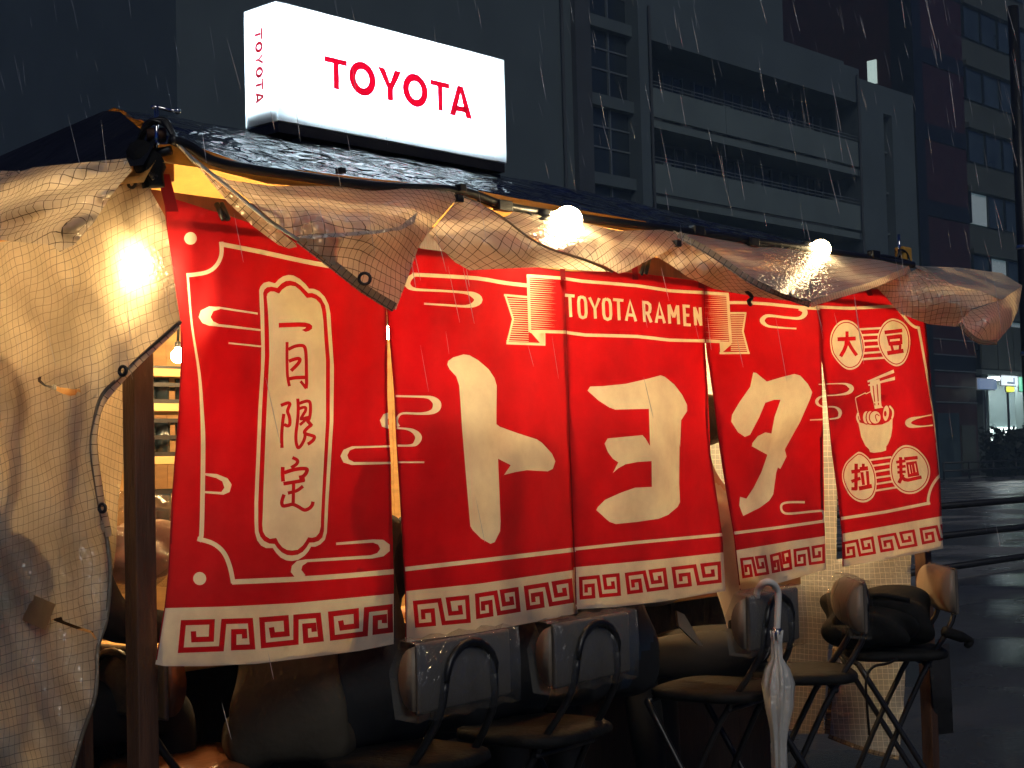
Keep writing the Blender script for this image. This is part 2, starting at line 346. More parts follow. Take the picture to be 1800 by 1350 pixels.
M = dict(
    red=cloth_mat('red cloth', (.36, .008, .014), (.50, .005, .009), .46),
    cream=cloth_mat('white cloth', (.74, .66, .54), (.96, .80, .56), .34),
    strap=cloth_mat('dark red strap', (.20, .004, .010), (.25, .005, .01), .3),
    vin=vinyl_mat('yellowed vinyl', (.86, .77, .60), transp=.04, thread=(.20, .16, .11), lw=.08, transl=.62, cell=.021, gloss=.13, rough=.15),
    vin_wet=vinyl_mat('wet clear vinyl', (.66, .62, .55), transp=.08, gloss=.20, rough=.13, thread=(.3, .27, .22), lw=.07),
    vin_side=vinyl_mat('side vinyl', (.86, .75, .53), cell=.0185, transp=.0, transl=.45, gloss=.12, rough=.16, thread=(.40, .34, .25), lw=.075, dirt=.35),
    vin_grey=vinyl_mat('pale vinyl', (.36, .40, .42), cell=.02, transp=.12, transl=.06, gloss=.07, thread=(.60, .64, .66), lw=.08),
    film=film_mat('plastic wrap'),
    umb=film_mat('umbrella film', transp=.42, gloss=.16, rough=.2, dc=(.8, .79, .72)),
    wood=pmat('dark stained wood', (.085, .040, .022), .5, var=.4, scale=5, stretch=(6, 6, .7), bump=.3, bscale=30),
    wood2=pmat('lacquered brown wood', (.22, .075, .03), .4, var=.35, scale=4, stretch=(6, 6, .8), bump=.2),
    pine=pmat('pale pine boards', (.58, .36, .14), .55, var=.25, scale=4, stretch=(1, 8, 8)),
    ceil=cloth_mat('orange canvas lining', (.62, .33, .08), (.6, .3, .07), .15),
    black=pmat('black steel', (.012, .012, .013), .38, var=.3, bump=.1),
    rubber=pmat('black rubber cable', (.012, .012, .012), .35, var=.2),
    steel=pmat('bright steel', (.6, .6, .6), .25, 1., var=.1),
    chrome=pmat('wet chrome', (.7, .7, .7), .12, 1., var=.05),
    sock=pmat('bulb socket', (.03, .03, .03), .4),
    white=pmat('white plastic', (.72, .70, .64), .35, var=.05),
    pad=pmat('chair vinyl padding', (.11, .095, .08), .32, var=.2, bump=.25, bscale=60),
    tan=pmat('tan padded edge', (.24, .19, .14), .45, var=.15, bump=.15, bscale=50),
    brownseat=pmat('brown leatherette', (.17, .065, .026), .28, var=.2, bump=.2, bscale=70),
    bag=pmat('black nylon', (.010, .010, .010), .85, var=.4, scale=14, bump=.8, bscale=16, spec=.2),
    coat=pmat('black wool coat', (.014, .014, .016), .85, var=.3, scale=20, bump=.3),
    blue=pmat('navy jacket', (.010, .024, .05), .65, var=.3, bump=.3, bscale=20),
    olive=pmat('olive jacket', (.055, .045, .030), .8, var=.2, bump=.3, bscale=25),
    brownc=pmat('brown cardigan', (.20, .12, .075), .85, var=.2, bump=.3, bscale=25),
    shirt=pmat('pale shirt', (.62, .58, .56), .7, var=.1, bump=.3, bscale=15),
    skin=pmat('skin', (.52, .30, .20), .5, var=.1),
    hair=pmat('black hair', (.012, .010, .009), .5, var=.3, scale=40, bump=.4, bscale=120, stretch=(1, 1, .2)),
    blackseat=pmat('worn black seat', (.010, .010, .010), .7, spec=.2, var=.5, scale=18, bump=.3, bscale=60),
    trouser=pmat('dark grey trousers', (.05, .044, .036), .8, var=.3, bump=.5, bscale=18),
    denim=pmat('dark trousers', (.009, .010, .013), .8, var=.3),
)
# ------------------------------------------------------------------ ground, road, kerb
def wet(name, c, rough=.18, var=.5, bump=.35, bs=55.):
    m, nt, b, o = base_mat(name); L = nt.links.new
    tc = N(nt, 'ShaderNodeTexCoord'); n1 = N(nt, 'ShaderNodeTexNoise'); n1.inputs['Scale'].default_value = .55; n1.inputs['Detail'].default_value = 7
    n2 = N(nt, 'ShaderNodeTexNoise'); n2.inputs['Scale'].default_value = bs; n2.inputs['Detail'].default_value = 5
    L(tc.outputs['Object'], n1.inputs['Vector']); L(tc.outputs['Object'], n2.inputs['Vector'])
    cr = N(nt, 'ShaderNodeValToRGB'); cr.color_ramp.elements[0].position = .35; cr.color_ramp.elements[1].position = .68
    cr.color_ramp.elements[0].color = tuple(x*(1-var) for x in c)+(1,); cr.color_ramp.elements[1].color = tuple(x*(1+var) for x in c)+(1,)
    L(n1.outputs[0], cr.inputs[0]); L(cr.outputs[0], b.inputs['Base Color'])
    mr = N(nt, 'ShaderNodeMapRange'); mr.inputs['From Min'].default_value = .4; mr.inputs['From Max'].default_value = .62; mr.inputs['To Min'].default_value = .07; mr.inputs['To Max'].default_value = rough*2.2
    L(n1.outputs[0], mr.inputs[0]); L(mr.outputs[0], b.inputs['Roughness'])
    bp = N(nt, 'ShaderNodeBump'); bp.inputs['Strength'].default_value = bump; bp.inputs['Distance'].default_value = .012; L(n2.outputs[0], bp.inputs['Height']); L(bp.outputs[0], b.inputs['Normal'])
    return m
M['asphalt'] = wet('wet asphalt', (.20, .195, .185)); M['pave'] = wet('wet pavement', (.08, .082, .082), .22, bump=.25, bs=30)
M['concrete'] = pmat('wet kerb concrete', (.20, .20, .19), .35, var=.2, bump=.2)
M['glint'] = pmat('road paint', (.7, .7, .68), .4, var=.15)
MB().add([(-29.9, -19.9, -.13), (129.9, -19.9, -.13), (129.9, 74.9, -.13), (-29.9, 74.9, -.13)], [(0, 1, 2, 3)]).build('road', M['asphalt'], kind='structure')
MB().box(-25, 120, -15, 5.3, -.126, 0).build('pavement', M['pave'], kind='structure')
MB().box(-29, 129, 33.2, 74, -.126, .0).build('far_pavement', M['pave'], kind='structure')
kerb = empty('kerb', (5, 5.3, 0), kind='structure')
me = MB().box(0, .985, 0, .16, -.124, .012).mesh('kerb_stone'); me.materials.append(M['concrete'])
for k in range(34):
    o = link('kerb_stone', me, M['concrete'], kerb); o.location = (k, 0, 0)
for k in range(6):
    MB().add([(4+k*9, 19.0, -.126), (9.5+k*9, 19.0, -.126), (9.5+k*9, 19.16, -.126), (4+k*9, 19.16, -.126)], [(0, 1, 2, 3)]).build('painted_reflection', M['glint'], kind='structure')  # white strips painted on the road for a bright wet reflection

# ------------------------------------------------------------------ pipe fences
def fence(name, x0, x1, y, zs, step, r, label):
    f = empty(name, (x0, y, 0), label=label, cat='fence')
    for z in zs: MB().tube([(0, 0, z), (x1-x0, 0, z)], r, 8).build('rail', M['black'], f, True)
    k = 0
    while k*step <= x1-x0+.01:
        MB().tube([(k*step, 0, -.1), (k*step, 0, max(zs)+r)], r*1.1, 8).build('post', M['black'], f, True); k += 1
    return f
fence('pipe_fence', 8.5, 27.0, 4.0, (.91, .64, .35), 4.62, .032, 'black three rail pipe fence along the near kerb')
fence('pedestrian_barrier', 70., 98., 33.6, (.85, .45), 2.8, .05, 'low dark barrier on the far side of the wet road')

# ------------------------------------------------------------------ buildings across the road
YB = 38.
def px(x0, y0, x1, y1, Y=YB):
    xm, ym = (x0+x1)/2, (y0+y1)/2
    return PY(x0, ym, Y)[0], PY(x1, ym, Y)[0], PY(xm, y1, Y)[2], PY(xm, y0, Y)[2]
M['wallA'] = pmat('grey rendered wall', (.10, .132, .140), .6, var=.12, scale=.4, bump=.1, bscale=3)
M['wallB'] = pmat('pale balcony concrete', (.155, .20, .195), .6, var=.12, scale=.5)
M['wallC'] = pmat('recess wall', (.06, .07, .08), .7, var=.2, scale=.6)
M['glassd'] = pmat('dark window glass', (.02, .03, .04), .08, var=.3, scale=.8)
M['frame'] = pmat('aluminium frame', (.22, .26, .27), .4, .4)
M['redtile'] = pmat('dark red tile', (.055, .018, .018), .35, var=.3, scale=1.5)
M['navytile'] = pmat('dark blue tile', (.012, .015, .021), .35, var=.3)
M['off'] = pmat('office concrete', (.085, .10, .085), .6, var=.15, scale=.4)
M['offglass'] = pmat('office glass', (.05, .08, .10), .1, var=.4, scale=.5)
M['lit'] = emat('lit window', (.75, 1., .92), .55); M['lit2'] = emat('dim lit window', (.45, .8, .85), .10)
bld = empty('office_building', (47, YB, 0), label='long grey office building with open balconies across the road', cat='building')
def part(mb, name, mat, par, **k):
    o0 = np.array(par.location); mb.v = [tuple(np.array(v)-o0) for v in mb.v]; return mb.build(name, mat, par, **k)
part(MB().box(27.2, 47, YB, 60, 0, 34), 'wall', M['wallA'], bld)                                   # plain end block
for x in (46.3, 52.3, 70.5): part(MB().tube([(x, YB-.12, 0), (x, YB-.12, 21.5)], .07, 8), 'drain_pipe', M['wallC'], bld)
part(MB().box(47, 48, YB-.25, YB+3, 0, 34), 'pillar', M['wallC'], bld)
part(MB().box(51.3, 51.95, YB-.25, YB+3, 0, 34), 'pillar', M['wallA'], bld)
part(MB().box(48, 51.3, YB+.45, YB+.6, 0, 34), 'stair_glazing', M['glassd'], bld)
for z in (4.2, 7.6, 11.0, 14.4, 17.8, 21.2, 24.6):
    part(MB().box(48, 51.3, YB+.1, YB+.45, z-1.25, z-.75), 'spandrel', M['wallA'], bld)
    for dz in (-2.1, -3.0): part(MB().box(48, 51.3, YB+.38, YB+.45, z+dz, z+dz+.07), 'glazing_bar', M['frame'], bld)
    part(MB().box(49.9, 49.98, YB+.36, YB+.45, z-4.2, z-1.25), 'glazing_bar', M['frame'], bld)
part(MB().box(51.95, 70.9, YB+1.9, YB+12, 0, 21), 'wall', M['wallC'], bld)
part(MB().box(70.9, 73.35, YB, YB+12, 0, 21.4), 'wall', M['wallA'], bld); part(MB().box(74.3, 76.8, YB, YB+12, 0, 21.4), 'wall', M['wallA'], bld)
part(MB().box(73.35, 74.3, YB, YB+12, 19.9, 21.4), 'wall', M['wallA'], bld)
part(MB().box(73.35, 74.3, YB+.5, YB+.6, 0, 19.9), 'slit_window', M['glassd'], bld)
for k in range(8): part(MB().box(73.35, 74.3, YB+.35, YB+.5, 2.1+k*2.25, 2.2+k*2.25), 'window_bar', M['frame'], bld)
part(MB().box(51.95, 70.9, YB+.02, YB+12, 20.05, 21.9), 'roof_parapet', M['wallA'], bld); part(MB().box(51.95, 64.8, YB+.8, YB+14, 21.9, 30), 'roof_block', M['wallA'], bld)
part(MB().box(64.8, 70.9, YB+.9, YB+9, 21.9, 22.5), 'roof_block', M['wallA'], bld)
for k, z in enumerate((4.3, 7.7, 11.1, 14.5, 17.9)):
    part(MB().box(51.95, 58.2, YB, YB+.15, z-1.3, z), 'balcony_front', M['wallB'], bld); part(MB().box(58.24, 70.9, YB, YB+.15, z-1.3, z), 'balcony_front', M['wallB'], bld)
    part(MB().box(51.95, 70.9, YB+.10, YB+1.9, z-1.75, z-1.42), 'balcony_floor', M['wallB'], bld)
    for zz in (.16, .32): part(MB().tube([(51.95, YB+.08, z+zz), (70.9, YB+.08, z+zz)], .025, 6), 'balcony_rail', M['frame'], bld)
    for j in range(7):
        x = 53.2+j*2.5
        wv = part(MB().box(x, x+1.5, YB+1.8, YB+1.9, z-.65, z+1.45), 'window', M['glassd'], bld); wf = MB().box(x-.06, x, YB+1.72, YB+1.9, z-.7, z+1.5).box(x+1.5, x+1.56, YB+1.72, YB+1.9, z-.7, z+1.5).box(x+.72, x+.78, YB+1.74, YB+1.79, z-.65, z+1.45); part(wf, 'window_frame', M['frame'], bld).parent = wv
        if (j+k) % 3 == 0: part(MB().box(x+1.6, x+2.2, YB+1.2, YB+1.7, z-.2, z+.55), 'air_conditioner', M['wallB'], bld)
red = empty('red_tile_tower', (76.9, YB, 0), label='tall dark red tiled tower beyond the grey offices', cat='building')
part(MB().box(76.9, 83.3, YB+.05, YB+10, 0, 46), 'wall', M['redtile'], red)
part(MB().box(76.86, 77.9, YB-.1, YB+1.3, 0, 46), 'corner_strip', M['navytile'], red)
for k in range(9): part(MB().box(77.95, 83.25, YB-.02, YB+.04, 6+k*4.4, 6.9+k*4.4), 'window_band', M['navytile'], red)
a, b = PX(1525, 125, 76.85), PX(1541, 125, 76.85); z1 = PX(1533, 106, 76.85)[2]; z0 = PX(1533, 148, 76.85)[2]
part(MB().box(76.82, 76.88, b[1], a[1], z0, z1), 'lit_window', M['lit'], red)
part(MB().box(78.2, 80.8, YB-.05, YB+.04, 0, 3.6), 'glass_entrance', M['offglass'], red); part(MB().box(81.1, 82.8, YB-.05, YB+.04, .2, 2.9), 'roller_shutter', M['off'], red)
for k in range(5): part(MB().box(77.95, 83.28, YB-.04, YB+.045, 4.2+k*.9, 4.26+k*.9), 'tile_course', M['frame'], red)
off = empty('window_band_office', (83.4, YB, 0), label='office block with long window bands at the right edge', cat='building')
part(MB().box(83.4, 112, YB+.2, YB+14, 6.2, 48), 'wall', M['off'], off)
for k in range(9):
    z = 7.4+k*3.75
    part(MB().box(83.4, 112, YB-.15, YB+.2, z+1.95, z+2.25), 'ledge', M['off'], off)
    for j in range(12):
        x = 83.6+j*2.35
        lit = (k, j) in ((2, 0), (1, 1), (3, 3), (0, 2))
        part(MB().box(x, x+2.2, YB+.1, YB+.19, z, z+1.85), 'window', M['lit2'] if lit else M['offglass'], off)
        part(MB().box(x-.09, x-.01, YB-.02, YB+.19, z, z+1.85), 'window_bar', M['glassd'], off)
part(MB().box(83.4, 112, YB+3, YB+14, 0, 6.2), 'shop_back_wall', M['wallB'], off)
for j in range(9): part(MB().box(83.5+j*2.2, 85.6+j*2.2, YB-.3, YB-.2, 6.25, 8.9), 'cladding_panel', M['off'], off)
part(MB().box(83.4, 112, YB-.3, YB+3, 5.9, 6.2), 'canopy', M['wallB'], off)
for x in (84.0, 90.2, 95): part(MB().box(x, x+.8, YB, YB+.8, 0, 5.9), 'column', M['wallB'], off)
M['shop'] = emat('shop light', (.8, 1., .95), 5.); M['tubel'] = emat('canopy light', (.9, 1., 1.), 30.)
part(MB().box(87.2, 96, YB+2.85, YB+2.95, .5, 2.9), 'shop_window', M['shop'], off)
for j in range(5): part(MB().box(87.1+j*2.1, 87.25+j*2.1, YB+2.7, YB+2.84, .3, 3.1), 'shop_window_frame', M['frame'], off)
for j in range(3): part(MB().box(87.5+j*3.2, 90.2+j*3.2, YB+.6, YB+1.4, 5.78, 5.88), 'canopy_light', M['tubel'], off)
def sign(name, r, Y, mat, label, dep=.15, fr=None):
    x0, x1, z0, z1 = px(*r, Y); o = empty(name, (x0, Y, z0), label=label, cat='sign')
    part(MB().box(x0, x1, Y, Y+dep, z0, z1), 'sign_face', mat, o)
    part(MB().box(x0-.06, x1+.06, Y+dep-.02, Y+dep+.05, z0-.06, z1+.06), 'sign_frame', M['white'], o)
    part(MB().box((x0+x1)/2-.05, (x0+x1)/2+.05, Y+dep+.05, Y+dep+.13, .0, z1), 'sign_pole', M['steel'], o); return o
M['sblue'] = emat('blue sign glow', (.25, .5, 1.), .25); M['swhite'] = emat('white sign glow', (.75, .9, 1.), 1.4); M['sgreen'] = emat('green sign glow', (.15, 1., .55), .8); M['syel'] = emat('yellow lamp', (.85, 1., .05), 1.6)
s1 = sign('shop_sign', (1764, 661, 1789, 677), 36.5, M['swhite'], 'small white lit shop sign over the dark hedge')
x0, x1, z0, z1 = px(1770, 664, 1783, 675, 36.48); part(MB().box(x0, x1, 36.47, 36.49, z0, z0+.12), 'sign_stripe', M['sblue'], s1)
part(MB().box(x1-.14, x1, 36.46, 36.485, z0, z1), 'sign_stripe', M['sblue'], s1)
sign('shop_sign', (1795, 664, 1830, 688), 36.4, M['sgreen'], 'green lit shop sign at the right picture edge')
sign('shop_sign', (1722, 666, 1752, 684), 37.2, M['sblue'], 'blue glowing shop sign left of the white one')
sign('warning_lamp', (1773, 680, 1783, 688), 36.3, M['syel'], 'small yellow lamp below the white shop sign')
# hedge
hm = pmat('dark hedge leaves', (.012, .02, .012), .6, var=.5, scale=3)
def hedge(x0, x1, y0, y1, z0, z1, n):
    c = rng.uniform((x0, y0, z0), (x1, y1, z1), (n, 3)); s = rng.uniform(.10, .22, n); mb = MB()
    for p, q in zip(c, s):
        p = p+np.array([0, 0, .25*math.sin(p[0]*2.1)+.15*math.sin(p[0]*5.3)]); a = rng.normal(size=3); a /= np.linalg.norm(a); b_ = np.cross(a, rng.normal(size=3)); b_ /= np.linalg.norm(b_); cc = np.cross(a, b_)
        mb.add([p-b_*q, p+cc*q*.5, p+b_*q, p-cc*q*.5], [(0, 1, 2, 3)])
    return mb
h = empty('clipped_hedge', (80, 35, 0), label='clipped dark hedge in front of the lit shop', cat='hedge')
part(hedge(78.5, 85.6, 34.4, 35.8, .05, 2.4, 3600), 'foliage', hm, h); part(MB().box(78.8, 85.3, 34.7, 35.5, 0, 1.9), 'branch_core', hm, h)
q = PY(1792, 300, 9.); up = empty('utility_pole', (q[0]+.02, 9., -.13), label='dark utility pole cut by the right picture edge', cat='pole')
MB().tube([(0, 0, 0), (0, 0, 9.5)], [.12, .10], 14).build('pole_shaft', M['black'], up, True)
for z in (3.2, 5.1): MB().lathe([(.125, 0), (.135, .02), (.135, .06), (.125, .08)], (0, 0, z), 14).build('pole_band', M['steel'], up, True)
# dark stepped block on the far left
dk = pmat('night blue concrete', (.035, .052, .068), .7, var=.15, scale=.3)
dt = empty('dark_stepped_block', (20, 62, 0), label='dark stepped building on the left behind the stall roof', cat='building')
for r, nm in (((250, 52, 330, 330), 'tower'), ((208, 62, 250, 330), 'tower'), ((162, 76, 208, 330), 'tower')):
    x0, x1, z0, z1 = px(*r, 62.); part(MB().box(x0, x1, 62, 70, 0, z1), nm, dk, dt)
for r in ((164, 99, 206, 320), (210, 87, 248, 320)):
    x0, x1, z0, z1 = px(*r, 61.9); part(MB().box(x0, x1, 61.9, 61.99, z0, z1), 'window_band', M['glassd'], dt)
x0, x1, z0, z1 = px(284, 155, 318, 210, 61.8); part(MB().box(x0, x1, 61.8, 61.98, z0, z1), 'window_band', M['glassd'], dt)

# ------------------------------------------------------------------ rainy night air
hz = bpy.data.materials.new('rain haze'); hz.use_nodes = True; ht = hz.node_tree; ht.nodes.clear()
ho = ht.nodes.new('ShaderNodeOutputMaterial'); hv = ht.nodes.new('ShaderNodeVolumePrincipled'); hv.inputs['Color'].default_value = (.52, .80, 1., 1); hv.inputs['Density'].default_value = .0028; hv.inputs['Anisotropy'].default_value = .2
ht.links.new(hv.outputs[0], ho.inputs['Volume'])
MB().box(-30, 130, -20, 75, -1.2, 52).build('haze', hz, kind='stuff', label='thin rain haze over the street', cat='haze')

# ------------------------------------------------------------------ the stall: posts, beams, counter, roof
st = empty('food_stall', (0, 0, 0), label='wooden food stall with a black sheeted roof', cat='stall')
for x, y in ((.004, .075), (3.37, .11), (-.012, 1.75), (3.24, 1.75)):
    MB().box(x-.024, x+.024, y-.022, y+.022, 0, 2.02).build('post', M['wood'], st, bevel=.003)
for y, z in ((.09, 1.955), (1.75, 1.955)): MB().box(.035, 3.28, y-.018, y+.018, z-.03, z+.03).build('beam', M['wood2'], st, bevel=.003)
for x in (.03, 1.1, 2.2, 3.2): MB().box(x-.018, x+.018, .0, 1.8, 1.99, 2.03).build('cross_beam', M['wood2'], st, bevel=.003)
MB().tube([(-.03, .035, 1.90), (3.27, .035, 1.90)], .008, 8).build('curtain_rod', M['black'], st, True)
def loft(fe, fr, nx, ny, dz=0., amp=.004, back=True):
    vs = []; fs = []; rows = ny+(6 if back else 0)
    for j in range(rows+1):
        for i in range(nx+1):
            if j <= ny:
                t = j/ny; y = -.055+.655*t; x = (-.035+.335*t)+(3.27-(-.035+.335*t))*i/nx
                z = fe(x)*(1-t)+fr(x)*t+.02*math.sin(math.pi*t)
            else:
                t = (j-ny)/6; y = .6+1.25*t; x = (.3-.335*t)+(3.27-(.3-.335*t))*i/nx; z = fr(x)*(1-t)+2.02*t
            z += amp*(math.sin(x*23+y*5)*.6+math.sin(x*41-y*9+1)*.4+math.sin(x*9+y*17)*.5)*(1 if 0 < j else .2)
            vs.append((x, y, z+dz))
    for j in range(rows):
        for i in range(nx): a = j*(nx+1)+i; fs.append((a, a+1, a+nx+2, a+nx+1))
    return MB().add(vs, fs)
fe = lambda x: float(np.interp(x, [-.1, .05, .19, .83, 1.77, 3.08, 3.3], [2.04, 2.058, 2.035, 2.06, 2.048, 2.052, 2.045]))
fr_ = lambda x: float(np.interp(x, [.2, 1.6, 2.05, 2.23, 2.69, 3.2, 3.4], [2.287, 2.288, 2.283, 2.252, 2.216, 2.12, 2.1]))
def roof_mat():
    m, nt, b, o = base_mat('wet black roof sheet'); L = nt.links.new
    b.inputs['Base Color'].default_value = (.012, .014, .018, 1); b.inputs['Roughness'].default_value = .05; b.inputs['Specular IOR Level'].default_value = 1.
    tc = N(nt, 'ShaderNodeTexCoord'); mp = N(nt, 'ShaderNodeMapping'); mp.inputs['Scale'].default_value = (12, 17, 12); mp.inputs['Rotation'].default_value = (0, 0, .25)
    nz = N(nt, 'ShaderNodeTexNoise'); nz.inputs['Scale'].default_value = 1.; nz.inputs['Detail'].default_value = 2.5; nz.inputs['Roughness'].default_value = .5; nz.inputs['Distortion'].default_value = .8
    bp = N(nt, 'ShaderNodeBump'); bp.inputs['Strength'].default_value = 1.; bp.inputs['Distance'].default_value = .03
    L(tc.outputs['Object'], mp.inputs[0]); L(mp.outputs[0], nz.inputs['Vector']); L(nz.outputs[0], bp.inputs['Height']); L(bp.outputs[0], b.inputs['Normal']); return m
M['roof'] = roof_mat(); M['tarp'] = pmat('matte black tarp', (.010, .011, .013), .65, var=.4, bump=.4, bscale=25, spec=.25)
M['plank'] = pmat('blackened plank', (.022, .013, .009), .7, var=.4, stretch=(6, 6, .7), bump=.3)
loft(fe, fr_, 120, 26).build('roof_sheet', M['roof'], st, True)
loft(fe, fr_, 24, 8, -.035, 0).build('roof_lining', M['ceil'], st, True)
hip = [(-.035, -.055, fe(-.035)), (.3, .6, fr_(.3)), (.3, .62, fr_(.3)), (-.035, 1.85, 2.02)]
def hipface(dz):
    vs = []; n1, n2 = 14, 8
    for i in range(n1+1):
        t = i/n1; e = np.array((-.075-.02*math.sin(t*9), -.07+1.95*t, 1.995+.012*math.sin(t*14)+dz))
        top_ = np.array((-.035, -.055, fe(-.035)+dz))*(1-min(t/.34, 1))+np.array((.3, .6, fr_(.3)+dz))*min(t/.34, 1) if t < .34 else np.array((.3, .6, fr_(.3)+dz))*(1-(t-.34)/.66)+np.array((-.035, 1.85, 2.02+dz))*((t-.34)/.66)
        for j in range(n2+1): vs.append(e*(1-j/n2)+top_*(j/n2))
    return MB().add(vs, [(i*(n2+1)+j, i*(n2+1)+j+1, (i+1)*(n2+1)+j+1, (i+1)*(n2+1)+j) for i in range(n1) for j in range(n2)])
hipface(.004).build('hip_sheet', M['tarp'], st, True); hipface(-.03).build('hip_lining', M['ceil'], st, True)
ep = [PY(x, y, -.058) for x, y in ((300, 245), (332, 257), (372, 282), (433, 296), (494, 305), (586, 318), (678, 328), (809, 335), (890, 362), (1000, 380), (1217, 408), (1400, 434), (1605, 466))]
MB().tube(catmull(ep, 4), .011, 8).build('eave_pipe', M['black'], st, True)
# counter and back of the stall
MB().box(.15, 3.1, .46, .95, .93, .965).build('counter_top', M['pine'], st, bevel=.004)
me = MB().box(0, .195, 0, .02, 0, .93).mesh('counter_plank'); me.materials.append(M['plank'])
for k in range(15):
    o = link('counter_plank', me, M['wood'], st); o.location = (.15+k*.197, .62, 0)
me = MB().box(0, .115, 0, .02, .5, 1.95).mesh('wall_board'); me.materials.append(M['pine'])
for k in range(28):
    o = link('wall_board', me, M['pine'], st); o.location = (.0+k*.1165, 1.80, 0)

me = MB().box(0, .02, 0, .158, 0, .96).mesh('light_block_plank'); me.materials.append(M['wood'])  # unseen planks added to keep lamp light off the lower side curtain
for k in range(9):
    o = link('light_block_plank', me, M['wood'], st); o.location = (.0, .28+k*.16, 0)

# ------------------------------------------------------------------ lit box sign on the roof
SY = .33
a, b, c, d = PY(488, 7, SY), PY(890, 103, SY), PY(886, 283, SY), PY(486, 213, SY)
sx0, sx1 = (a[0]+d[0])/2, (b[0]+c[0])/2; sz0, sz1 = (c[2]+d[2])/2, (a[2]+b[2])/2
sdp = PX(430, 100, sx0)[1]-SY
sg = empty('light_box_sign', (sx0, SY, sz0), label='white lit box sign with red lettering on the stall roof', cat='sign')
sw, sh = sx1-sx0, sz1-sz0
def acrylic(name):
    m, nt, b, o = base_mat(name); b.inputs['Base Color'].default_value = (.82, .86, .88, 1); b.inputs['Roughness'].default_value = .25
    tr = N(nt, 'ShaderNodeBsdfTranslucent'); tr.inputs[0].default_value = (.86, .93, .97, 1)
    mxs = N(nt, 'ShaderNodeMixShader'); mxs.inputs[0].default_value = .75; nt.links.new(b.outputs[0], mxs.inputs[1]); nt.links.new(tr.outputs[0], mxs.inputs[2]); nt.links.new(mxs.outputs[0], o.inputs[0]); return m
M['acr'] = acrylic('milky acrylic'); M['tube'] = emat('fluorescent tube', (.74, .90, 1.), 75.)
mb = MB().box(0, sw, 0, sdp, 0, sh); mb.f = mb.f[1:]; mb.mi = mb.mi[1:]; abox = mb.build('acrylic_box', M['acr'], sg)
for zz in (.44, .76): MB().tube([(.05, sdp/2, sh*zz), (sw-.05, sdp/2, sh*zz)], .012, 8).build('fluorescent_tube', M['tube'], sg, True)
MB().box(.008, sw-.008, .012, sdp-.012, .004, .034).build('light_baffle', M['white'], sg)  # unseen baffle added to dim the lowest strip of the lit face
MB().box(.004, sw-.004, .004, sdp-.004, -.028, -.002).build('base_tray', M['black'], sg)
MB().box(.06, sw+.0, .02, sdp-.02, -.115, -.03).build('plinth', M['black'], sg, bevel=.006)
M['ltr'] = None
m, nt, b, o = base_mat('red sign film'); b.inputs['Base Color'].default_value = (.75, .004, .03, 1); b.inputs['Roughness'].default_value = .3
tr = N(nt, 'ShaderNodeBsdfTranslucent'); tr.inputs[0].default_value = (.55, .0, .012, 1); ms = N(nt, 'ShaderNodeMixShader'); ms.inputs[0].default_value = .25
nt.links.new(b.outputs[0], ms.inputs[1]); nt.links.new(tr.outputs[0], ms.inputs[2]); nt.links.new(ms.outputs[0], o.inputs[0]); M['ltr'] = m
def glyphs(b, s):
    return {'T': [[(0, 0), (1, 0), (1, b), (0, b)], [(.5-s/2, b), (.5+s/2, b), (.5+s/2, 1), (.5-s/2, 1)]],
      'Y': [[(0, 0), (s*1.15, 0), (.5, .43), (1-s*1.15, 0), (1, 0), (.5+s/2, .62), (.5+s/2, 1), (.5-s/2, 1), (.5-s/2, .62)]],
      'A': [[(0, 1), (.5-s/2, 0), (.5+s/2, 0), (1, 1), (1-s*1.08, 1), (.5, .24), (s*1.08, 1)], [(.29, .65), (.71, .65), (.765, .65+b), (.235, .65+b)]]}
SG = glyphs(.185, .25)
def letters(quads, fn, wd, nm):
    for ch, x0, x1, top, bot in quads:
        mb = MB()
        if ch == 'O':
            cx, cyy, rx, ry = (x0+x1)/2, (top+bot)/2, (x1-x0)/2, (bot-top)/2; T_ = np.linspace(0, 2*math.pi, 36, endpoint=False); n = 36
            mb.add([fn(cx+rx*math.cos(t), cyy+ry*math.sin(t)) for t in T_]+[fn(cx+(rx-wd)*math.cos(t), cyy+(ry-wd*.86)*math.sin(t)) for t in T_], [(i, (i+1) % n, n+(i+1) % n, n+i) for i in range(n)])
        else:
            for k, pl in enumerate(SG[ch]): mb.add([tuple(np.array(fn(x0+(x1-x0)*u, top+(bot-top)*v))+nrm*k*.0006) for u, v in pl], [tuple(range(len(pl)))])
        mb.build(nm, M['ltr'], abox)
# front face letters: fractions of the face width / height, from the top left
nrm = np.array([0, -1., 0]); F_ = lambda u, v: (u*sw, -.003, sh*(1-v))
def su(x, y): return (PY(x, y, SY)[0]-sx0)
def sz(x, y): return sz1-PY(x, y, SY)[2]
Lt = []
for c_, xa, xb, xt, yt, yb in (('T', 570, 609.5, 590, 103, 157.5), ('O', 612.5, 659.5, 636, 109, 168.5), ('Y', 663.5, 705, 684, 122, 177), ('O', 706.5, 750.5, 728, 130, 188), ('T', 755, 788.5, 772, 143.5, 195), ('A', 787.5, 827.5, 806, 151, 205.5)):
    Lt.append((c_, su(xa, 150), su(xb, 150), sz(xt, yt), sz(xt, yb)))
letters(Lt, lambda u, v: (u, -.003, sh-v), .0235, 'letter')
nrm = np.array([-1., 0, 0])
SG = glyphs(.24, .24)
Ls = []
for k, c_ in enumerate('TOYOTA'): Ls.append((c_, .19+k*.107, .19+k*.107+.095, .40, .62))
letters([(c_, x0*sh, x1*sh, .40*sdp, .64*sdp) for c_, x0, x1, t, b_ in Ls], lambda u, v: (-.003, v, sh-u), .0085, 'side_letter')
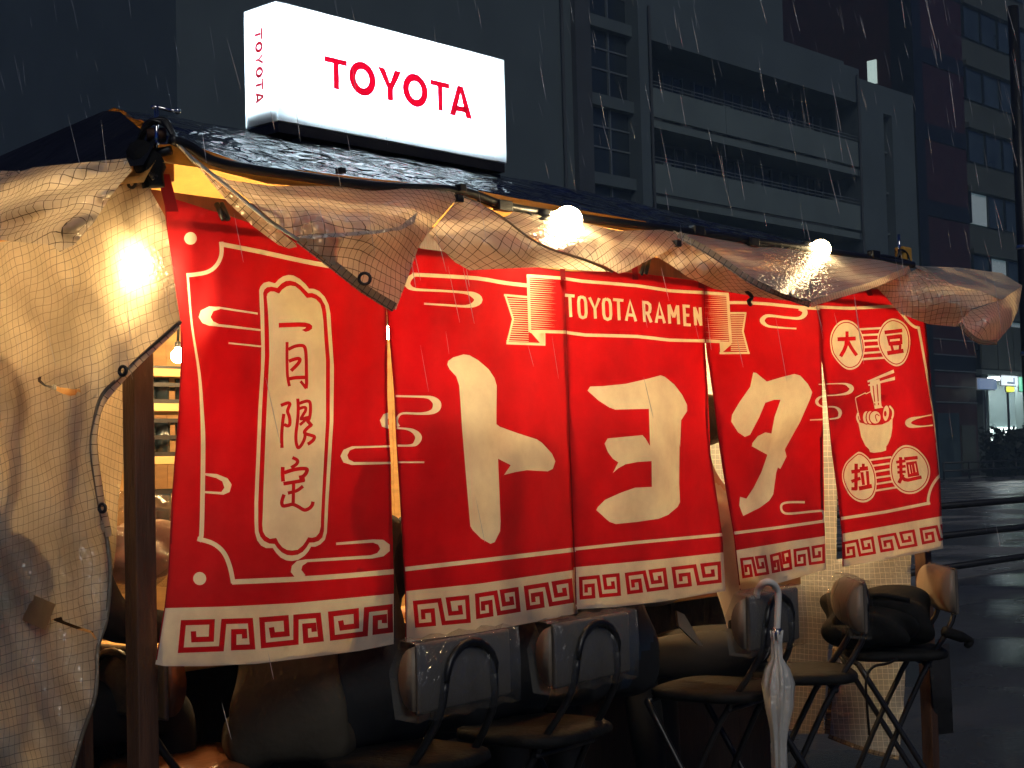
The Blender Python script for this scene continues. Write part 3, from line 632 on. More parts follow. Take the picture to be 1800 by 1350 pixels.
# ------------------------------------------------------------------ printed cloth curtain (noren): five panels, print cut into the cloth
SH = []                                     # (slot, polygons) in painter's order; slot 0 red, 1 cream, +100 = ring
def fill(slot, poly): SH.append((slot, [poly]))
def ln(slot, pts, w=None, smooth=0): SH.append((slot, stroke(pts, w, smooth)))
def ring(slot, pts, w, smooth=0): SH.append((100+slot, stroke(pts, w, smooth, True)))
Z5 = lambda p: zm(300, 350, 3.858, p); Z6 = lambda p: zm(300, 700, 2.7, p); Z7 = lambda p: zm(680, 400, 3.858, p); Z8 = lambda p: zm(680, 750, 3.3756, p)
A1 = lambda p: zm(980, 440, 3.75, p); A2 = lambda p: zm(980, 780, 3.6, p); A3 = lambda p: zm(1400, 480, 4.22, p); A4 = lambda p: zm(1400, 780, 4.5, p)
def sc3(f, s): return lambda p: [(q[0], q[1], q[2]/s) if len(q) > 2 else q for q in f(p)]
V6, V7, V8, VA1, VA2, VA3 = sc3(Z6, 2.7), sc3(Z7, 3.858), sc3(Z8, 3.3756), sc3(A1, 3.75), sc3(A2, 3.6), sc3(A3, 4.22)
def circ(c, r, n=24): return [(c[0]+r*math.cos(2*math.pi*k/n), c[1]+r*math.sin(2*math.pi*k/n)) for k in range(n)]
def ell(c, rx, ry, n=24, a=0.): return [(c[0]+rx*math.cos(2*math.pi*k/n)*math.cos(a)-ry*math.sin(2*math.pi*k/n)*math.sin(a), c[1]+rx*math.cos(2*math.pi*k/n)*math.sin(a)+ry*math.sin(2*math.pi*k/n)*math.cos(a)) for k in range(n)]

# white lower bands
for top in ([(270, 1069), (290, 1069), (404, 1066), (518, 1060), (700, 1043)], [(700, 1041), (714, 1039), (842, 1026), (1008, 1002)],
            [(1008.5, 997.5), (1012, 997), (1160, 983), (1280, 970)], [(1290, 968), (1296, 967), (1391, 951), (1455, 941.5)], [(1475, 939), (1482, 938), (1578, 921), (1665, 905.5)]):
    fill(1, top+[(top[-1][0]+12, 1240), (top[0][0]-5, 1240)])
# panel 1 frame
ln(1, [(388, 429), (455, 442), (533, 459), (582, 468), (640, 478), (690, 483)], 8, 3)
ln(1, [(389, 425, 8), (389, 448, 7), (380, 467, 7), (362, 479, 7), (328, 484, 7)], None, 4)
ln(1, [(330, 484, 4), (337, 569, 3.5), (350, 655, 5), (355, 722, 6.5), (357, 778, 8), (356, 872, 8), (354, 940, 8), (350, 950, 8)], None, 4)
ln(1, [(347, 947), (374, 955), (393, 971), (404, 996), (410, 1025)], 8, 4)
ln(1, [(408, 1023), (522, 1018), (610, 1012), (700, 1004)], 9, 2)
fill(1, circ((335, 419), 11)); fill(1, circ((351, 1017), 11.5))
fill(1, Z5([(590, 770), (330, 730), (260, 728), (205, 755), (190, 800), (215, 840), (260, 858), (330, 865), (610, 895), (610, 882), (400, 855), (330, 848), (290, 830), (270, 800), (290, 760), (340, 745), (590, 783)]))
ln(1, Z5([(392, 976), (615, 999)]), 3)
fill(1, Z6([(158, 355), (220, 360), (270, 380), (290, 410), (280, 445), (250, 458), (158, 450), (158, 440), (240, 445), (255, 425), (245, 395), (215, 378), (158, 365)]))
# cartouche: three nested outlines
C1 = lambda p: zm(440, 470, 6.43, p); C2 = lambda p: zm(430, 850, 9, p)
for k, (tl, mid_l, bot, mid_r) in enumerate((
    ([(120, 1150), (125, 900), (115, 600), (105, 400), (100, 260), (115, 215), (150, 175), (210, 160), (280, 180), (320, 135), (370, 100), (430, 85), (490, 92), (560, 130), (620, 185), (665, 240), (720, 242), (780, 268), (840, 330), (885, 420), (905, 520), (915, 700), (930, 900), (945, 1130)],
     [(454, 720)], [(155, 300), (155, 600), (165, 780), (200, 900), (260, 980), (340, 1020), (445, 1020), (500, 1100), (570, 1170), (660, 1215), (750, 1225), (850, 1205), (950, 1140), (1010, 1070), (1050, 998), (1120, 998), (1200, 960), (1270, 890), (1300, 780), (1310, 600), (1325, 300)], [(586, 740)]),
    ([(165, 1000), (160, 700), (155, 450), (145, 290), (160, 250), (190, 225), (240, 218), (305, 232), (350, 185), (400, 155), (450, 150), (510, 165), (570, 205), (610, 245), (655, 292), (700, 290), (750, 310), (800, 350), (845, 430), (860, 520), (880, 800), (900, 1050)],
     [(460.5, 720)], [(215, 300), (215, 600), (220, 750), (250, 840), (310, 910), (390, 950), (475, 955), (520, 1020), (590, 1090), (670, 1130), (750, 1138), (840, 1125), (920, 1080), (980, 1010), (1025, 935), (1100, 932), (1170, 910), (1230, 850), (1255, 750), (1260, 600), (1275, 250)], [(579.5, 740)]),
    ([(215, 1000), (210, 700), (200, 500), (185, 330), (195, 295), (225, 272), (270, 272), (325, 297), (360, 250), (410, 215), (455, 205), (510, 215), (560, 255), (600, 300), (640, 345), (690, 340), (740, 358), (790, 410), (810, 480), (825, 600), (840, 850), (855, 1050)],
     [(468.5, 720)], [(295, 150), (290, 400), (278, 650), (290, 760), (330, 830), (400, 875), (500, 860), (540, 940), (600, 1010), (670, 1050), (750, 1060), (840, 1045), (920, 980), (970, 910), (1005, 850), (1070, 858), (1130, 840), (1180, 780), (1205, 680), (1210, 500), (1225, 200)], [(573, 740)]))):
    fill((1, 0, 1)[k], C1(tl)+mid_r+C2(bot)[::-1]+mid_l)
K1 = lambda p: zm(470, 550, 9, p); K2 = lambda p: zm(470, 690, 12.275, p); K3 = lambda p: zm(470, 795, 11.25, p)
fill(0, K1([(180, 160), (300, 155), (500, 148), (600, 152), (670, 170), (710, 205), (705, 250), (660, 285), (605, 300), (545, 270), (600, 245), (612, 226), (500, 220), (180, 232)]))
for pts, wd in (([(312, 460), (310, 700), (315, 950), (330, 1070), (350, 1160)], 46), ([(330, 578), (430, 530), (520, 515), (580, 530), (605, 600), (615, 750), (618, 950), (620, 1100), (612, 1195)], 52),
                ([(615, 1195), (565, 1130), (525, 1080)], 46), ([(340, 765), (420, 735), (490, 722), (515, 745), (480, 810), (375, 915)], 55), ([(340, 1045), (450, 1025), (610, 1020)], 56)):
    ln(0, K1(pts), wd/9, 4)
for pts, wd in (([(290, 278), (400, 235), (460, 225), (485, 255), (460, 320), (435, 410), (470, 510), (485, 600), (480, 690), (440, 720), (360, 690)], 70), ([(355, 460), (335, 600), (320, 750), (310, 900), (310, 1050), (315, 1195)], 70),
                ([(655, 130), (665, 300), (660, 500), (640, 700), (620, 850), (615, 1000), (630, 1120), (665, 1190), (720, 1150), (780, 1050), (810, 960), (812, 900)], 68), ([(690, 235), (800, 195), (870, 185), (915, 210), (930, 300), (925, 450), (905, 560), (870, 610)], 68),
                ([(680, 352), (770, 320), (825, 330), (820, 400), (770, 480), (730, 570), (830, 545), (900, 530)], 64), ([(700, 700), (790, 620), (840, 570)], 60), ([(830, 560), (900, 650), (960, 725)], 78),
                ([(950, 700), (860, 770), (800, 850), (830, 890), (930, 920), (1010, 950), (1000, 1010), (940, 1070), (870, 1115)], 72)):
    ln(0, K2(pts), wd/12.275, 4)
for pts, wd in (([(495, 105), (570, 140), (600, 180), (570, 240), (470, 305)], 65), ([(305, 290), (300, 400), (305, 500), (312, 578)], 75), ([(330, 405), (500, 350), (650, 325), (750, 325), (785, 350), (760, 420), (700, 480), (625, 500)], 75),
                ([(318, 622), (500, 595), (640, 570), (735, 555)], 72), ([(720, 575), (705, 480)], 60), ([(520, 600), (515, 800), (510, 1000)], 66), ([(405, 808), (500, 785), (600, 750), (705, 670)], 66),
                ([(330, 835), (300, 920), (285, 1000), (310, 1060), (400, 1050), (500, 1030), (600, 1070), (700, 1130), (760, 1140), (840, 1100), (888, 1040), (902, 975)], 70)):
    ln(0, K3(pts), wd/11.25, 4)
# cloud scrolls
fill(1, Z6([(785, 685), (960, 670), (1010, 672), (1040, 695), (1040, 725), (1010, 750), (960, 760), (650, 778), (625, 795), (620, 815), (640, 840), (620, 855), (590, 850), (570, 825), (575, 795), (600, 772), (640, 765), (950, 745), (980, 735), (995, 715), (985, 695), (960, 685), (785, 697)]))
fill(1, Z6([(1050, 63), (1010, 75), (993, 105), (1003, 135), (1050, 149), (1050, 138), (1032, 125), (1030, 100), (1050, 78)]))
fill(1, Z6([(1055, 223), (860, 228), (820, 245), (805, 275), (820, 305), (860, 317), (1055, 312), (1055, 302), (870, 303), (845, 290), (838, 270), (850, 248), (875, 238), (1055, 232)]))
ln(1, V7([(60, 1143, 14), (250, 1148, 16), (305, 1160, 34), (338, 1190, 56), (335, 1225, 54), (300, 1252, 30), (230, 1262, 16), (110, 1260, 14), (75, 1285, 16), (66, 1320, 18), (80, 1350, 22)]), None, 4)
ln(1, V8([(18, 8, 12), (110, 12, 12), (160, 28, 26), (188, 62, 40), (172, 98, 30), (140, 112, 14), (50, 112, 12)]), None, 4)
ln(1, Z8([(60, 211), (222, 211)]), 3)
ln(1, Z7([(170, 318), (400, 330), (620, 345), (800, 375), (955, 393)]), 6.8, 3)
ln(1, V7([(200, 318, 24), (165, 335, 30), (140, 370, 40), (150, 400, 36), (200, 420, 20), (350, 428, 16), (520, 440, 18), (590, 458, 40), (620, 490, 58), (590, 522, 36), (530, 534, 18), (400, 526, 14), (252, 516, 13)]), None, 4)
# big katakana
fill(1, Z7([(410, 930), (415, 905), (450, 880), (520, 860), (560, 865), (620, 900), (690, 960), (730, 1020), (745, 1070), (743, 1333)])+Z8([(670, 0), (780, 40), (890, 75), (920, 95), (980, 160), (1000, 205), (985, 250), (955, 265), (830, 258), (760, 270), (695, 287), (735, 228), (660, 190), (675, 560), (672, 620), (640, 685), (615, 695), (560, 665), (510, 615), (495, 590), (470, 300), (446, 10)])+Z7([(500, 1200), (490, 1070), (470, 1010), (425, 960)]))
fill(1, A1([(198, 925), (215, 898), (300, 895), (450, 880), (600, 845), (680, 823), (710, 835), (770, 885), (820, 950), (855, 1020), (855, 1060), (815, 1120), (808, 1300)])+A2([(772, 0), (770, 250), (775, 370), (760, 400), (700, 450), (640, 475), (500, 495), (370, 508), (330, 495), (300, 470), (285, 455), (245, 420), (255, 400), (300, 355), (400, 310), (490, 278), (597, 273), (595, 110), (510, 115), (430, 130), (385, 155), (350, 185), (385, 118), (350, 95), (320, 55)])+A1([(310, 1275), (330, 1240), (560, 1218), (580, 1240), (610, 1290), (602, 1045), (380, 1050), (340, 1035), (270, 990)]))
fill(1, A1([(1290, 805), (1310, 808), (1380, 865), (1480, 835), (1560, 815), (1600, 825), (1650, 880), (1680, 935), (1665, 980), (1600, 1130), (1500, 1310)])+A2([(1440, 45), (1450, 80), (1410, 160), (1395, 150), (1385, 180), (1365, 320), (1340, 360), (1280, 405), (1175, 457), (1150, 390), (1155, 335), (1195, 348), (1240, 280), (1290, 180), (1328, 70), (1232, 17)])+A1([(1280, 1295), (1285, 1270), (1320, 1225), (1370, 1200), (1410, 1208), (1430, 1100), (1470, 985), (1430, 985), (1370, 1005), (1330, 1100), (1270, 1215), (1235, 1230), (1190, 1200), (1145, 1130), (1150, 1085), (1200, 1000), (1270, 900)]))
# ribbon with lettering
RB = lambda p: zm(870, 470, 3.913, p); VRB = sc3(RB, 3.913)
ln(1, RB([(218, 58), (470, 75), (600, 95), (970, 125), (1200, 160), (1400, 172), (1608, 185)]), 5.6, 2)
ln(1, RB([(240, 440), (480, 445), (620, 465), (980, 475), (1200, 500), (1440, 505), (1550, 510)]), 5.6, 2)
ln(1, RB([(228, 50), (240, 445)]), 5); ln(1, RB([(1600, 185), (1622, 520)]), 5)
ln(1, RB([(62, 190), (228, 205)]), 4); ln(1, RB([(70, 188), (125, 355), (85, 522)]), 3.6); ln(1, RB([(78, 520), (347, 530)]), 4.6)
fill(1, RB([(240, 440), (347, 445), (347, 532), (310, 520)])); fill(1, RB([(1545, 508), (1628, 512), (1625, 532), (1565, 585), (1550, 592)]))
ln(1, RB([(1612, 315), (1730, 315)]), 3.8); ln(1, RB([(1725, 315), (1705, 440), (1745, 590)]), 3.2); ln(1, RB([(1545, 590), (1752, 588)]), 3.8)
for k in range(24):
    y = 80+k*14.6; fill(1, RB([(240, y-3.6), (410+18*math.sin(k*2.4), y+9), (240, y+3.6)]))
    y = 196+k*13.2; fill(1, RB([(1608, y+4-3.6), (1450+18*math.sin(k*1.9), y-2), (1608, y+4+3.6)]))
for k in range(20):
    y = 215+k*15.2; t = (y-190); xl = 74+50*min(t/165, max(0, (330-t)/165)); fill(1, RB([(xl, y-3), (232, y+4), (232, y+8), (xl, y+4)]))
    y = 330+k*12.6; t = y-315; xr = 1722-18*min(t/125, 1)+40*max(0, (t-125)/150); fill(1, RB([(1622, y-3), (xr, y-2), (xr, y+4), (1622, y+3)]))
GL = {'T': [[(0, 0), (1, 0)], [(.5, 0), (.5, 1)]], 'O': [[(.5, 0), (.15, .06), (.03, .25), (.03, .75), (.15, .94), (.5, 1), (.85, .94), (.97, .75), (.97, .25), (.85, .06), (.5, 0)]],
      'Y': [[(0, 0), (.5, .55), (1, 0)], [(.5, .52), (.5, 1)]], 'A': [[(0, 1), (.5, 0), (1, 1)], [(.2, .70), (.8, .70)]],
      'R': [[(.05, 1), (.05, 0), (.6, 0), (.92, .1), (.95, .28), (.85, .46), (.6, .54), (.05, .54)], [(.55, .54), (1, 1)]],
      'M': [[(.02, 1), (.02, 0)], [(.04, 0), (.5, .66)], [(.96, 0), (.5, .66)], [(.98, 0), (.98, 1)]], 'E': [[(1, 0), (.05, 0), (.05, 1), (1, 1)], [(.05, .48), (.85, .48)]], 'N': [[(.03, 1), (.03, 0)], [(.03, .04), (.97, .96)], [(.97, 1), (.97, 0)]]}
for ch, x0, x1 in (('T', 482, 548), ('O', 572, 624), ('Y', 650, 718), ('O', 742, 794), ('T', 812, 884), ('A', 896, 962), ('R', 1020, 1068), ('A', 1102, 1160), ('M', 1194, 1258), ('E', 1298, 1340), ('N', 1372, 1412)):
    for s in GL[ch]:
        pp = []
        for u, v in s:
            x = x0+(x1-x0)*u; yt = 191+(x-480)*.0905; yb = 340+(x-500)*.0672; pp.append((x+v*7, yt+(yb-yt)*v))
        ln(1, RB(pp), 5.2)
# panel 4
ln(1, A1([(1125, 345), (1240, 345), (1400, 355), (1620, 378), (1730, 383)]), 5.6, 2)
ln(1, VA1([(1590, 385, 22), (1625, 395, 34), (1628, 422, 34), (1590, 448, 20), (1500, 442, 16), (1390, 431, 20), (1355, 450, 30), (1352, 472, 30), (1390, 500, 16), (1480, 510, 12), (1575, 516, 11)]), None, 4)
ln(1, A2([(1565, 370), (1470, 370), (1425, 380), (1415, 405), (1430, 435), (1480, 442), (1660, 425), (1683, 440), (1688, 470), (1675, 497)]), 4, 4)
# straight line above the white bands, panels 2-4
ln(1, Z8([(95, 847), (600, 790), (1120, 729)]), 7.6); ln(1, A2([(100, 667), (500, 625), (1055, 574)]), 5.6); ln(1, A2([(1105, 567), (1400, 530), (1705, 487)]), 5.2)
# panel 5
ln(1, VA3([(165, 826, 8), (340, 820, 10), (392, 836, 28), (410, 860, 32), (380, 890, 22), (300, 905, 10), (200, 912, 10), (158, 935, 22), (153, 965, 22), (190, 990, 12), (280, 993, 12), (318, 1018, 26), (322, 1050, 24), (288, 1078, 12), (100, 1090, 10)]), None, 4)
ln(1, A3([(140, 250), (400, 262), (745, 245)]), 5.4)
ln(1, A3([(735, 243), (790, 312), (840, 370), (880, 400), (905, 402)]), 5, 3)
ln(1, VA3([(905, 398, 20), (960, 700, 18), (1010, 1000, 14), (1035, 1200, 12), (1056, 1345, 9)]), None)
ln(1, [(1646, 778), (1650, 810), (1652.5, 838)], 2.4)
ln(1, A4([(350, 592), (700, 540), (1058, 468)]), 5.4); ln(1, A4([(1040, 484), (1045, 420), (1065, 350), (1100, 290), (1140, 245)]), 4.8, 4)
ln(1, VA3([(1003, 1052, 9), (920, 1068, 12), (855, 1085, 30), (828, 1110, 44), (850, 1133, 32), (920, 1138, 12), (1012, 1128, 9)]), None, 4)
KK = lambda p: zm(1450, 550, 11.25, p); KM = lambda p: zm(1470, 780, 10, p)
def medal(f, pts, s):
    p = catmull(f(pts), 3, True); c = np.mean(p, 0); fill(1, p)
    ring(0, [tuple(c+(np.array(q)-c)*.905) for q in p], s)
for y0, y1, xa, xb in ((325, 300, 660, 1120), (442, 425, 720, 1060), (558, 540, 750, 1050), (680, 660, 755, 1060), (800, 770, 755, 1110), (918, 885, 725, 1180)): ln(1, KK([(xa, y0), (xb, y1)]), 3.8)
for y0, y1, xa, xb in ((290, 235, 580, 970), (390, 345, 640, 940), (495, 450, 680, 940), (600, 560, 695, 970), (710, 660, 700, 1000), (825, 765, 690, 1060)): ln(1, KM([(xa, y0), (xb, y1)]), 3.6)
medal(KK, [(100, 560), (125, 400), (200, 260), (300, 170), (410, 140), (520, 160), (620, 230), (700, 340), (755, 480), (785, 640), (780, 780), (745, 920), (680, 1040), (590, 1105), (500, 1125), (410, 1105), (300, 1020), (200, 900), (130, 770)], 1.7)
medal(KK, [(1040, 520), (1060, 400), (1120, 260), (1210, 160), (1320, 110), (1430, 125), (1540, 180), (1620, 270), (1670, 400), (1690, 560), (1675, 720), (1640, 850), (1570, 980), (1480, 1045), (1390, 1055), (1290, 1010), (1190, 920), (1110, 790), (1060, 660)], 1.7)
medal(KM, [(100, 560), (115, 450), (170, 330), (270, 230), (370, 150), (420, 145), (480, 170), (560, 240), (620, 330), (670, 440), (700, 560), (710, 700), (695, 830), (640, 950), (540, 1020), (440, 1030), (330, 990), (230, 900), (160, 780), (115, 670)], 1.7)
medal(KM, [(940, 420), (950, 300), (1000, 190), (1080, 90), (1180, 30), (1290, 30), (1400, 75), (1500, 160), (1580, 260), (1630, 370), (1650, 480), (1640, 590), (1590, 710), (1510, 800), (1400, 865), (1280, 885), (1170, 860), (1070, 790), (990, 690), (950, 560)], 1.7)
for pts, wd in (([(250, 522), (610, 505)], 78), ([(438, 365), (438, 520)], 62), ([(430, 520), (420, 640), (380, 740), (310, 860)], 72), ([(455, 560), (510, 670), (570, 760), (630, 840)], 66),
                ([(1180, 388), (1530, 346)], 74), ([(1315, 640), (1345, 750)], 50), ([(1492, 630), (1480, 740)], 50), ([(1235, 798), (1555, 748)], 82)):
    if pts[0] == (1315, 640): fill(0, KK([(1215, 455), (1500, 420), (1525, 430), (1535, 615), (1480, 640), (1265, 650)])); fill(1, KK([(1285, 525), (1480, 505), (1480, 550), (1285, 570)])); fill(1, KK([(1370, 665), (1460, 655), (1440, 730), (1390, 730)]))
    ln(0, KK(pts), wd/11.25)
for pts, wd in (([(350, 350), (345, 810)], 60), ([(265, 495), (420, 475)], 65), ([(265, 665), (425, 605)], 58), ([(360, 795), (265, 790)], 58), ([(475, 350), (475, 440)], 50), ([(412, 445), (558, 430)], 70), ([(450, 500), (480, 725)], 52), ([(545, 480), (562, 720)], 50), ([(398, 788), (625, 742)], 72),
                ([(1130, 235), (1140, 580)], 56), ([(1052, 325), (1215, 300)], 50), ([(1070, 412), (1220, 395)], 50), ([(1075, 505), (1220, 490)], 46), ([(1175, 540), (1100, 690)], 60), ([(1130, 560), (1200, 630), (1260, 640), (1500, 585)], 60), ([(1195, 268), (1430, 242)], 60)):
    ln(0, KM(pts), wd/10)
fill(0, KM([(1225, 330), (1410, 302), (1462, 558), (1262, 590)])); ln(1, KM([(1275, 370), (1300, 530)]), 1.8); ln(1, KM([(1378, 350), (1405, 500)]), 1.8); ln(1, KM([(1322, 375), (1345, 515)]), .9)
# noodle bowl
BW = lambda p: zm(1470, 640, 8.436, p)
fill(1, BW([(325, 860), (440, 890), (560, 908), (680, 895), (780, 850), (835, 790), (832, 950), (810, 1080), (770, 1180), (742, 1220), (740, 1280), (660, 1305), (560, 1315), (500, 1305), (485, 1260), (430, 1210), (370, 1080), (345, 960)]))
ln(1, BW([(325, 725), (308, 790), (332, 865)]), 3.6, 3); ln(1, BW([(785, 620), (835, 680), (842, 750), (825, 805)]), 3.4, 3)
ln(1, BW([(510, 408), (442, 440), (430, 428), (290, 495), (285, 520), (320, 700), (352, 832)]), 1.5)
fill(1, BW([(458, 250), (850, 80), (860, 130), (470, 275)])); fill(1, BW([(470, 305), (870, 185), (870, 235), (480, 325)]))
fill(1, BW([(500, 260), (640, 220), (655, 300), (665, 560), (672, 620), (700, 645), (570, 665), (550, 560), (505, 400)]))
for a, b_, wd in (((545, 320), (570, 560), 16), ((605, 300), (622, 555), 16), ((570, 578), (573, 612), 15), ((625, 572), (626, 606), 15)): ln(0, BW([a, b_]), wd/8.436)
for cx, rx, ry in ((450, 62, 100), (505, 62, 102), (578, 88, 100)):
    e = BW(ell((cx, 790), rx, ry)); fill(1, e); ring(0, e, 1.9)
ln(0, BW([(640, 770), (600, 745), (580, 780), (605, 850)]), 1.6, 3)
e = BW(ell((738, 728), 52, 122, a=.08)); fill(1, e); ring(0, e, 1.7); fill(0, BW(ell((726, 735), 20, 42)))
# key-pattern borders
P1 = [(.19, .36), (.2, .62), (.43, .62), (.44, .09), (.05, .09), (.035, .93), (.56, .93), (.6, .09), (.96, .09), (.965, .91), (.72, .91), (.73, .42), (.87, .42), (.87, .64)]
P2 = [(.17, .72), (.17, .43), (.34, .43), (.345, .92), (.05, .92), (.045, .09), (.47, .09), (.52, .92), (.96, .92), (.955, .09), (.62, .09), (.645, .60), (.83, .60), (.82, .34)]
for f, path, wd, quads in (((lambda p: zm(290, 1030, 4.39, p)), P1, 9.5, ([(115, 262), (680, 245), (698, 492), (100, 515)], [(722, 242), (1200, 205), (1222, 428), (745, 478)], [(1252, 200), (1757, 140), (1757, 358), (1278, 418)])),
    ((lambda p: zm(700, 990, 5.625, p)), P2, 7.6, ([(140, 370), (705, 310), (720, 590), (160, 640)], [(760, 300), (1187, 233), (1208, 480), (770, 552)], [(1240, 225), (1720, 148), (1737, 388), (1265, 466)])),
    ((lambda p: zm(1005, 960, 6.43, p)), P2, 6.3, ([(80, 345), (540, 300), (557, 562), (85, 607)], [(597, 300), (1065, 240), (1092, 488), (625, 547)], [(1120, 235), (1690, 168), (1697, 412), (1150, 477)])),
    ((lambda p: zm(1285, 930, 4.737, p)), P2, 4.9, ([(75, 238), (290, 212), (318, 378), (95, 414)], [(325, 210), (490, 165), (507, 338), (345, 370)], [(518, 165), (782, 120), (782, 285), (528, 318)], [(925, 107), (1185, 57), (1208, 207), (932, 252)], [(1215, 55), (1530, 0), (1555, 142), (1240, 197)], [(1565, -8), (1870, -60), (1880, 70), (1588, 130)]))):
    for q in quads:
        q = [np.array(a, float) for a in q]
        pp = [tuple((q[0]*(1-u)+q[1]*u)*(1-v)+(q[3]*(1-u)+q[2]*u)*v) for u, v in path]
        ln(0, f(pp), wd)

PANELS = [
 [(291, 354), (305, 349), (444, 393), (560, 418), (679, 436), (679, 539), (681, 609), (681, 700), (687, 811), (689, 907), (692, 1007), (692, 1132), (632, 1144), (540, 1156), (449, 1167), (358, 1171), (290, 1171), (275, 1168), (284, 1110), (291, 1068), (298, 1000), (304, 872), (309, 805), (316, 722), (320, 633), (319, 564), (311, 522), (304, 470), (296, 414)],
 [(680, 436), (737, 436), (778, 443), (880, 460), (988, 477), (992, 530), (995, 581), (1000, 737), (1004, 839), (1007, 957), (1016, 1078), (947, 1092), (828, 1114), (715, 1128), (714, 1037), (708, 928), (698, 768), (695, 695), (690, 633), (685, 579), (681, 530)],
 [(989, 477), (1040, 477), (1087, 478), (1129, 481), (1220, 493), (1237, 497), (1239, 605), (1244, 680), (1249, 797), (1258, 858), (1270, 941), (1275, 1039), (1160, 1058), (1083, 1067), (1014, 1071), (1012, 997), (1009, 947), (1006, 863), (1001, 737), (996, 581), (993, 530)],
 [(1238, 497), (1300, 505), (1437, 524), (1442, 560), (1444, 613), (1445, 693), (1447, 764), (1449, 905), (1452, 1001), (1369, 1025), (1302, 1037), (1291, 938), (1277, 858), (1267, 790), (1257, 707), (1249, 653), (1243, 611), (1240, 590)],
 [(1438, 524), (1520, 507), (1548, 509), (1572, 535), (1590, 551), (1613, 561), (1627, 563), (1633, 627), (1638, 693), (1649, 797), (1653, 847), (1658, 964), (1556, 984), (1483, 996), (1481, 936), (1474, 869), (1463, 788), (1454, 693), (1450, 660), (1443.5, 615), (1442, 560)]]
DEP = [  # depth of the cloth (world y) at photograph pixels: gentle folds
 [(291, 354, .0), (679, 436, .0), (485, 400, .012), (320, 600, .035), (345, 600, -.02), (500, 700, -.012), (680, 700, .01), (300, 1000, .02), (360, 1050, -.03), (480, 1150, -.035), (600, 1140, -.01), (690, 1130, .02), (278, 1165, -.01)],
 [(680, 436, .0), (988, 477, .0), (695, 700, .03), (740, 750, -.012), (860, 760, -.028), (960, 760, -.005), (1000, 760, .02), (715, 1125, .03), (775, 1110, -.02), (860, 1100, -.035), (950, 1090, -.005), (1015, 1078, .012)],
 [(989, 477, .0), (1237, 497, .0), (1001, 740, .02), (1060, 760, -.02), (1150, 760, -.02), (1240, 720, .03), (1013, 1065, -.006), (1090, 1060, -.03), (1190, 1050, -.02), (1274, 1039, .04)],
 [(1238, 497, .0), (1437, 524, .0), (1250, 660, .03), (1300, 700, -.035), (1345, 760, -.02), (1400, 780, .025), (1446, 740, -.035), (1302, 1030, .03), (1330, 1010, -.05), (1375, 1000, .03), (1410, 1000, -.04), (1452, 1000, .0)],
 [(1438, 524, .0), (1545, 509, .0), (1627, 563, .03), (1455, 690, .03), (1490, 740, -.045), (1540, 760, -.02), (1590, 700, -.03), (1612, 640, .03), (1636, 690, .06), (1483, 990, .03), (1540, 985, -.04), (1600, 970, -.01), (1657, 962, .03)]]
noren = empty('noren_curtain', tuple(PY(975, 480, 0)), label='red and white five panel shop curtain hung across the stall front', cat='curtain')
ninv = Matrix.Translation(-Vector(noren.location))
PL = ['red curtain panel with a white cartouche of brush characters', 'red curtain panel with the big letter to and left ribbon end', 'red curtain panel with the big letter yo under the ribbon', 'red curtain panel with the big letter ta and right ribbon end', 'red curtain panel with four round medallions and a noodle bowl']
for i, out in enumerate(PANELS):
    f = tps(DEP[i])
    def un(v2, f=f, i=i):
        d = f(v2)+.0025*np.sin(v2[:, 0]*.11+i*2+v2[:, 1]*.013)+.0015*np.sin(v2[:, 1]*.05+v2[:, 0]*.02+i)
        for xc, wdt, am in ((485, 6, .0016), (560, 7, .002), (850, 6, .0014), (930, 7, -.002), (1118, 6, .0016), (1060, 6, -.002), (1345, 6, .0014), (1545, 6, .0012)):
            d = d+am*np.exp(-((v2[:, 0]-xc-.02*(v2[:, 1]-480)+2*np.sin(v2[:, 1]*.03))/wdt)**2)*np.clip((1000-v2[:, 1])/500, .15, 1)
        return np.array([PY(x, y, t) for (x, y), t in zip(v2, d)])-np.array(noren.location)
    v3, F, mi, v2 = cdt_sheet(out, SH, un, 13)
    me = make_mesh('panel', v3, F, mi); o = link('panel', me, [M['red'], M['cream']], noren, True); o['label'] = PL[i]
    # sewn hems: a second strip of cloth folded to the back along the side and lower edges
    P = np.array(out); c = P.mean(0); n = len(out); top = min(P[:, 1]); runs = []; cur = []
    for k in range(n):
        a, b = P[k], P[(k+1) % n]
        if max(a[1], b[1]) < top+70 and abs(b[0]-a[0]) > abs(b[1]-a[1]):
            if cur: runs.append(cur); cur = []
        else: cur.append((a, b))
    if cur: runs.append(cur)
    for run in runs:
        mb = MB()
        for a, b in run:
            d = (b-a)/np.linalg.norm(b-a); nn = np.array([-d[1], d[0]]); nn = nn if nn@(c-a) > 0 else -nn
            low = abs(d[0]) > .6 and a[1] > 950; hw_ = 8 if low else 4
            w3 = un(np.array([a, b, b+nn*hw_, a+nn*hw_]))+np.array([0, .004, 0]); mb.add(w3, [(0, 1, 2, 3)], 1 if low else 0)
        mb.build('hem', [M['strap'], M['cream']], o)
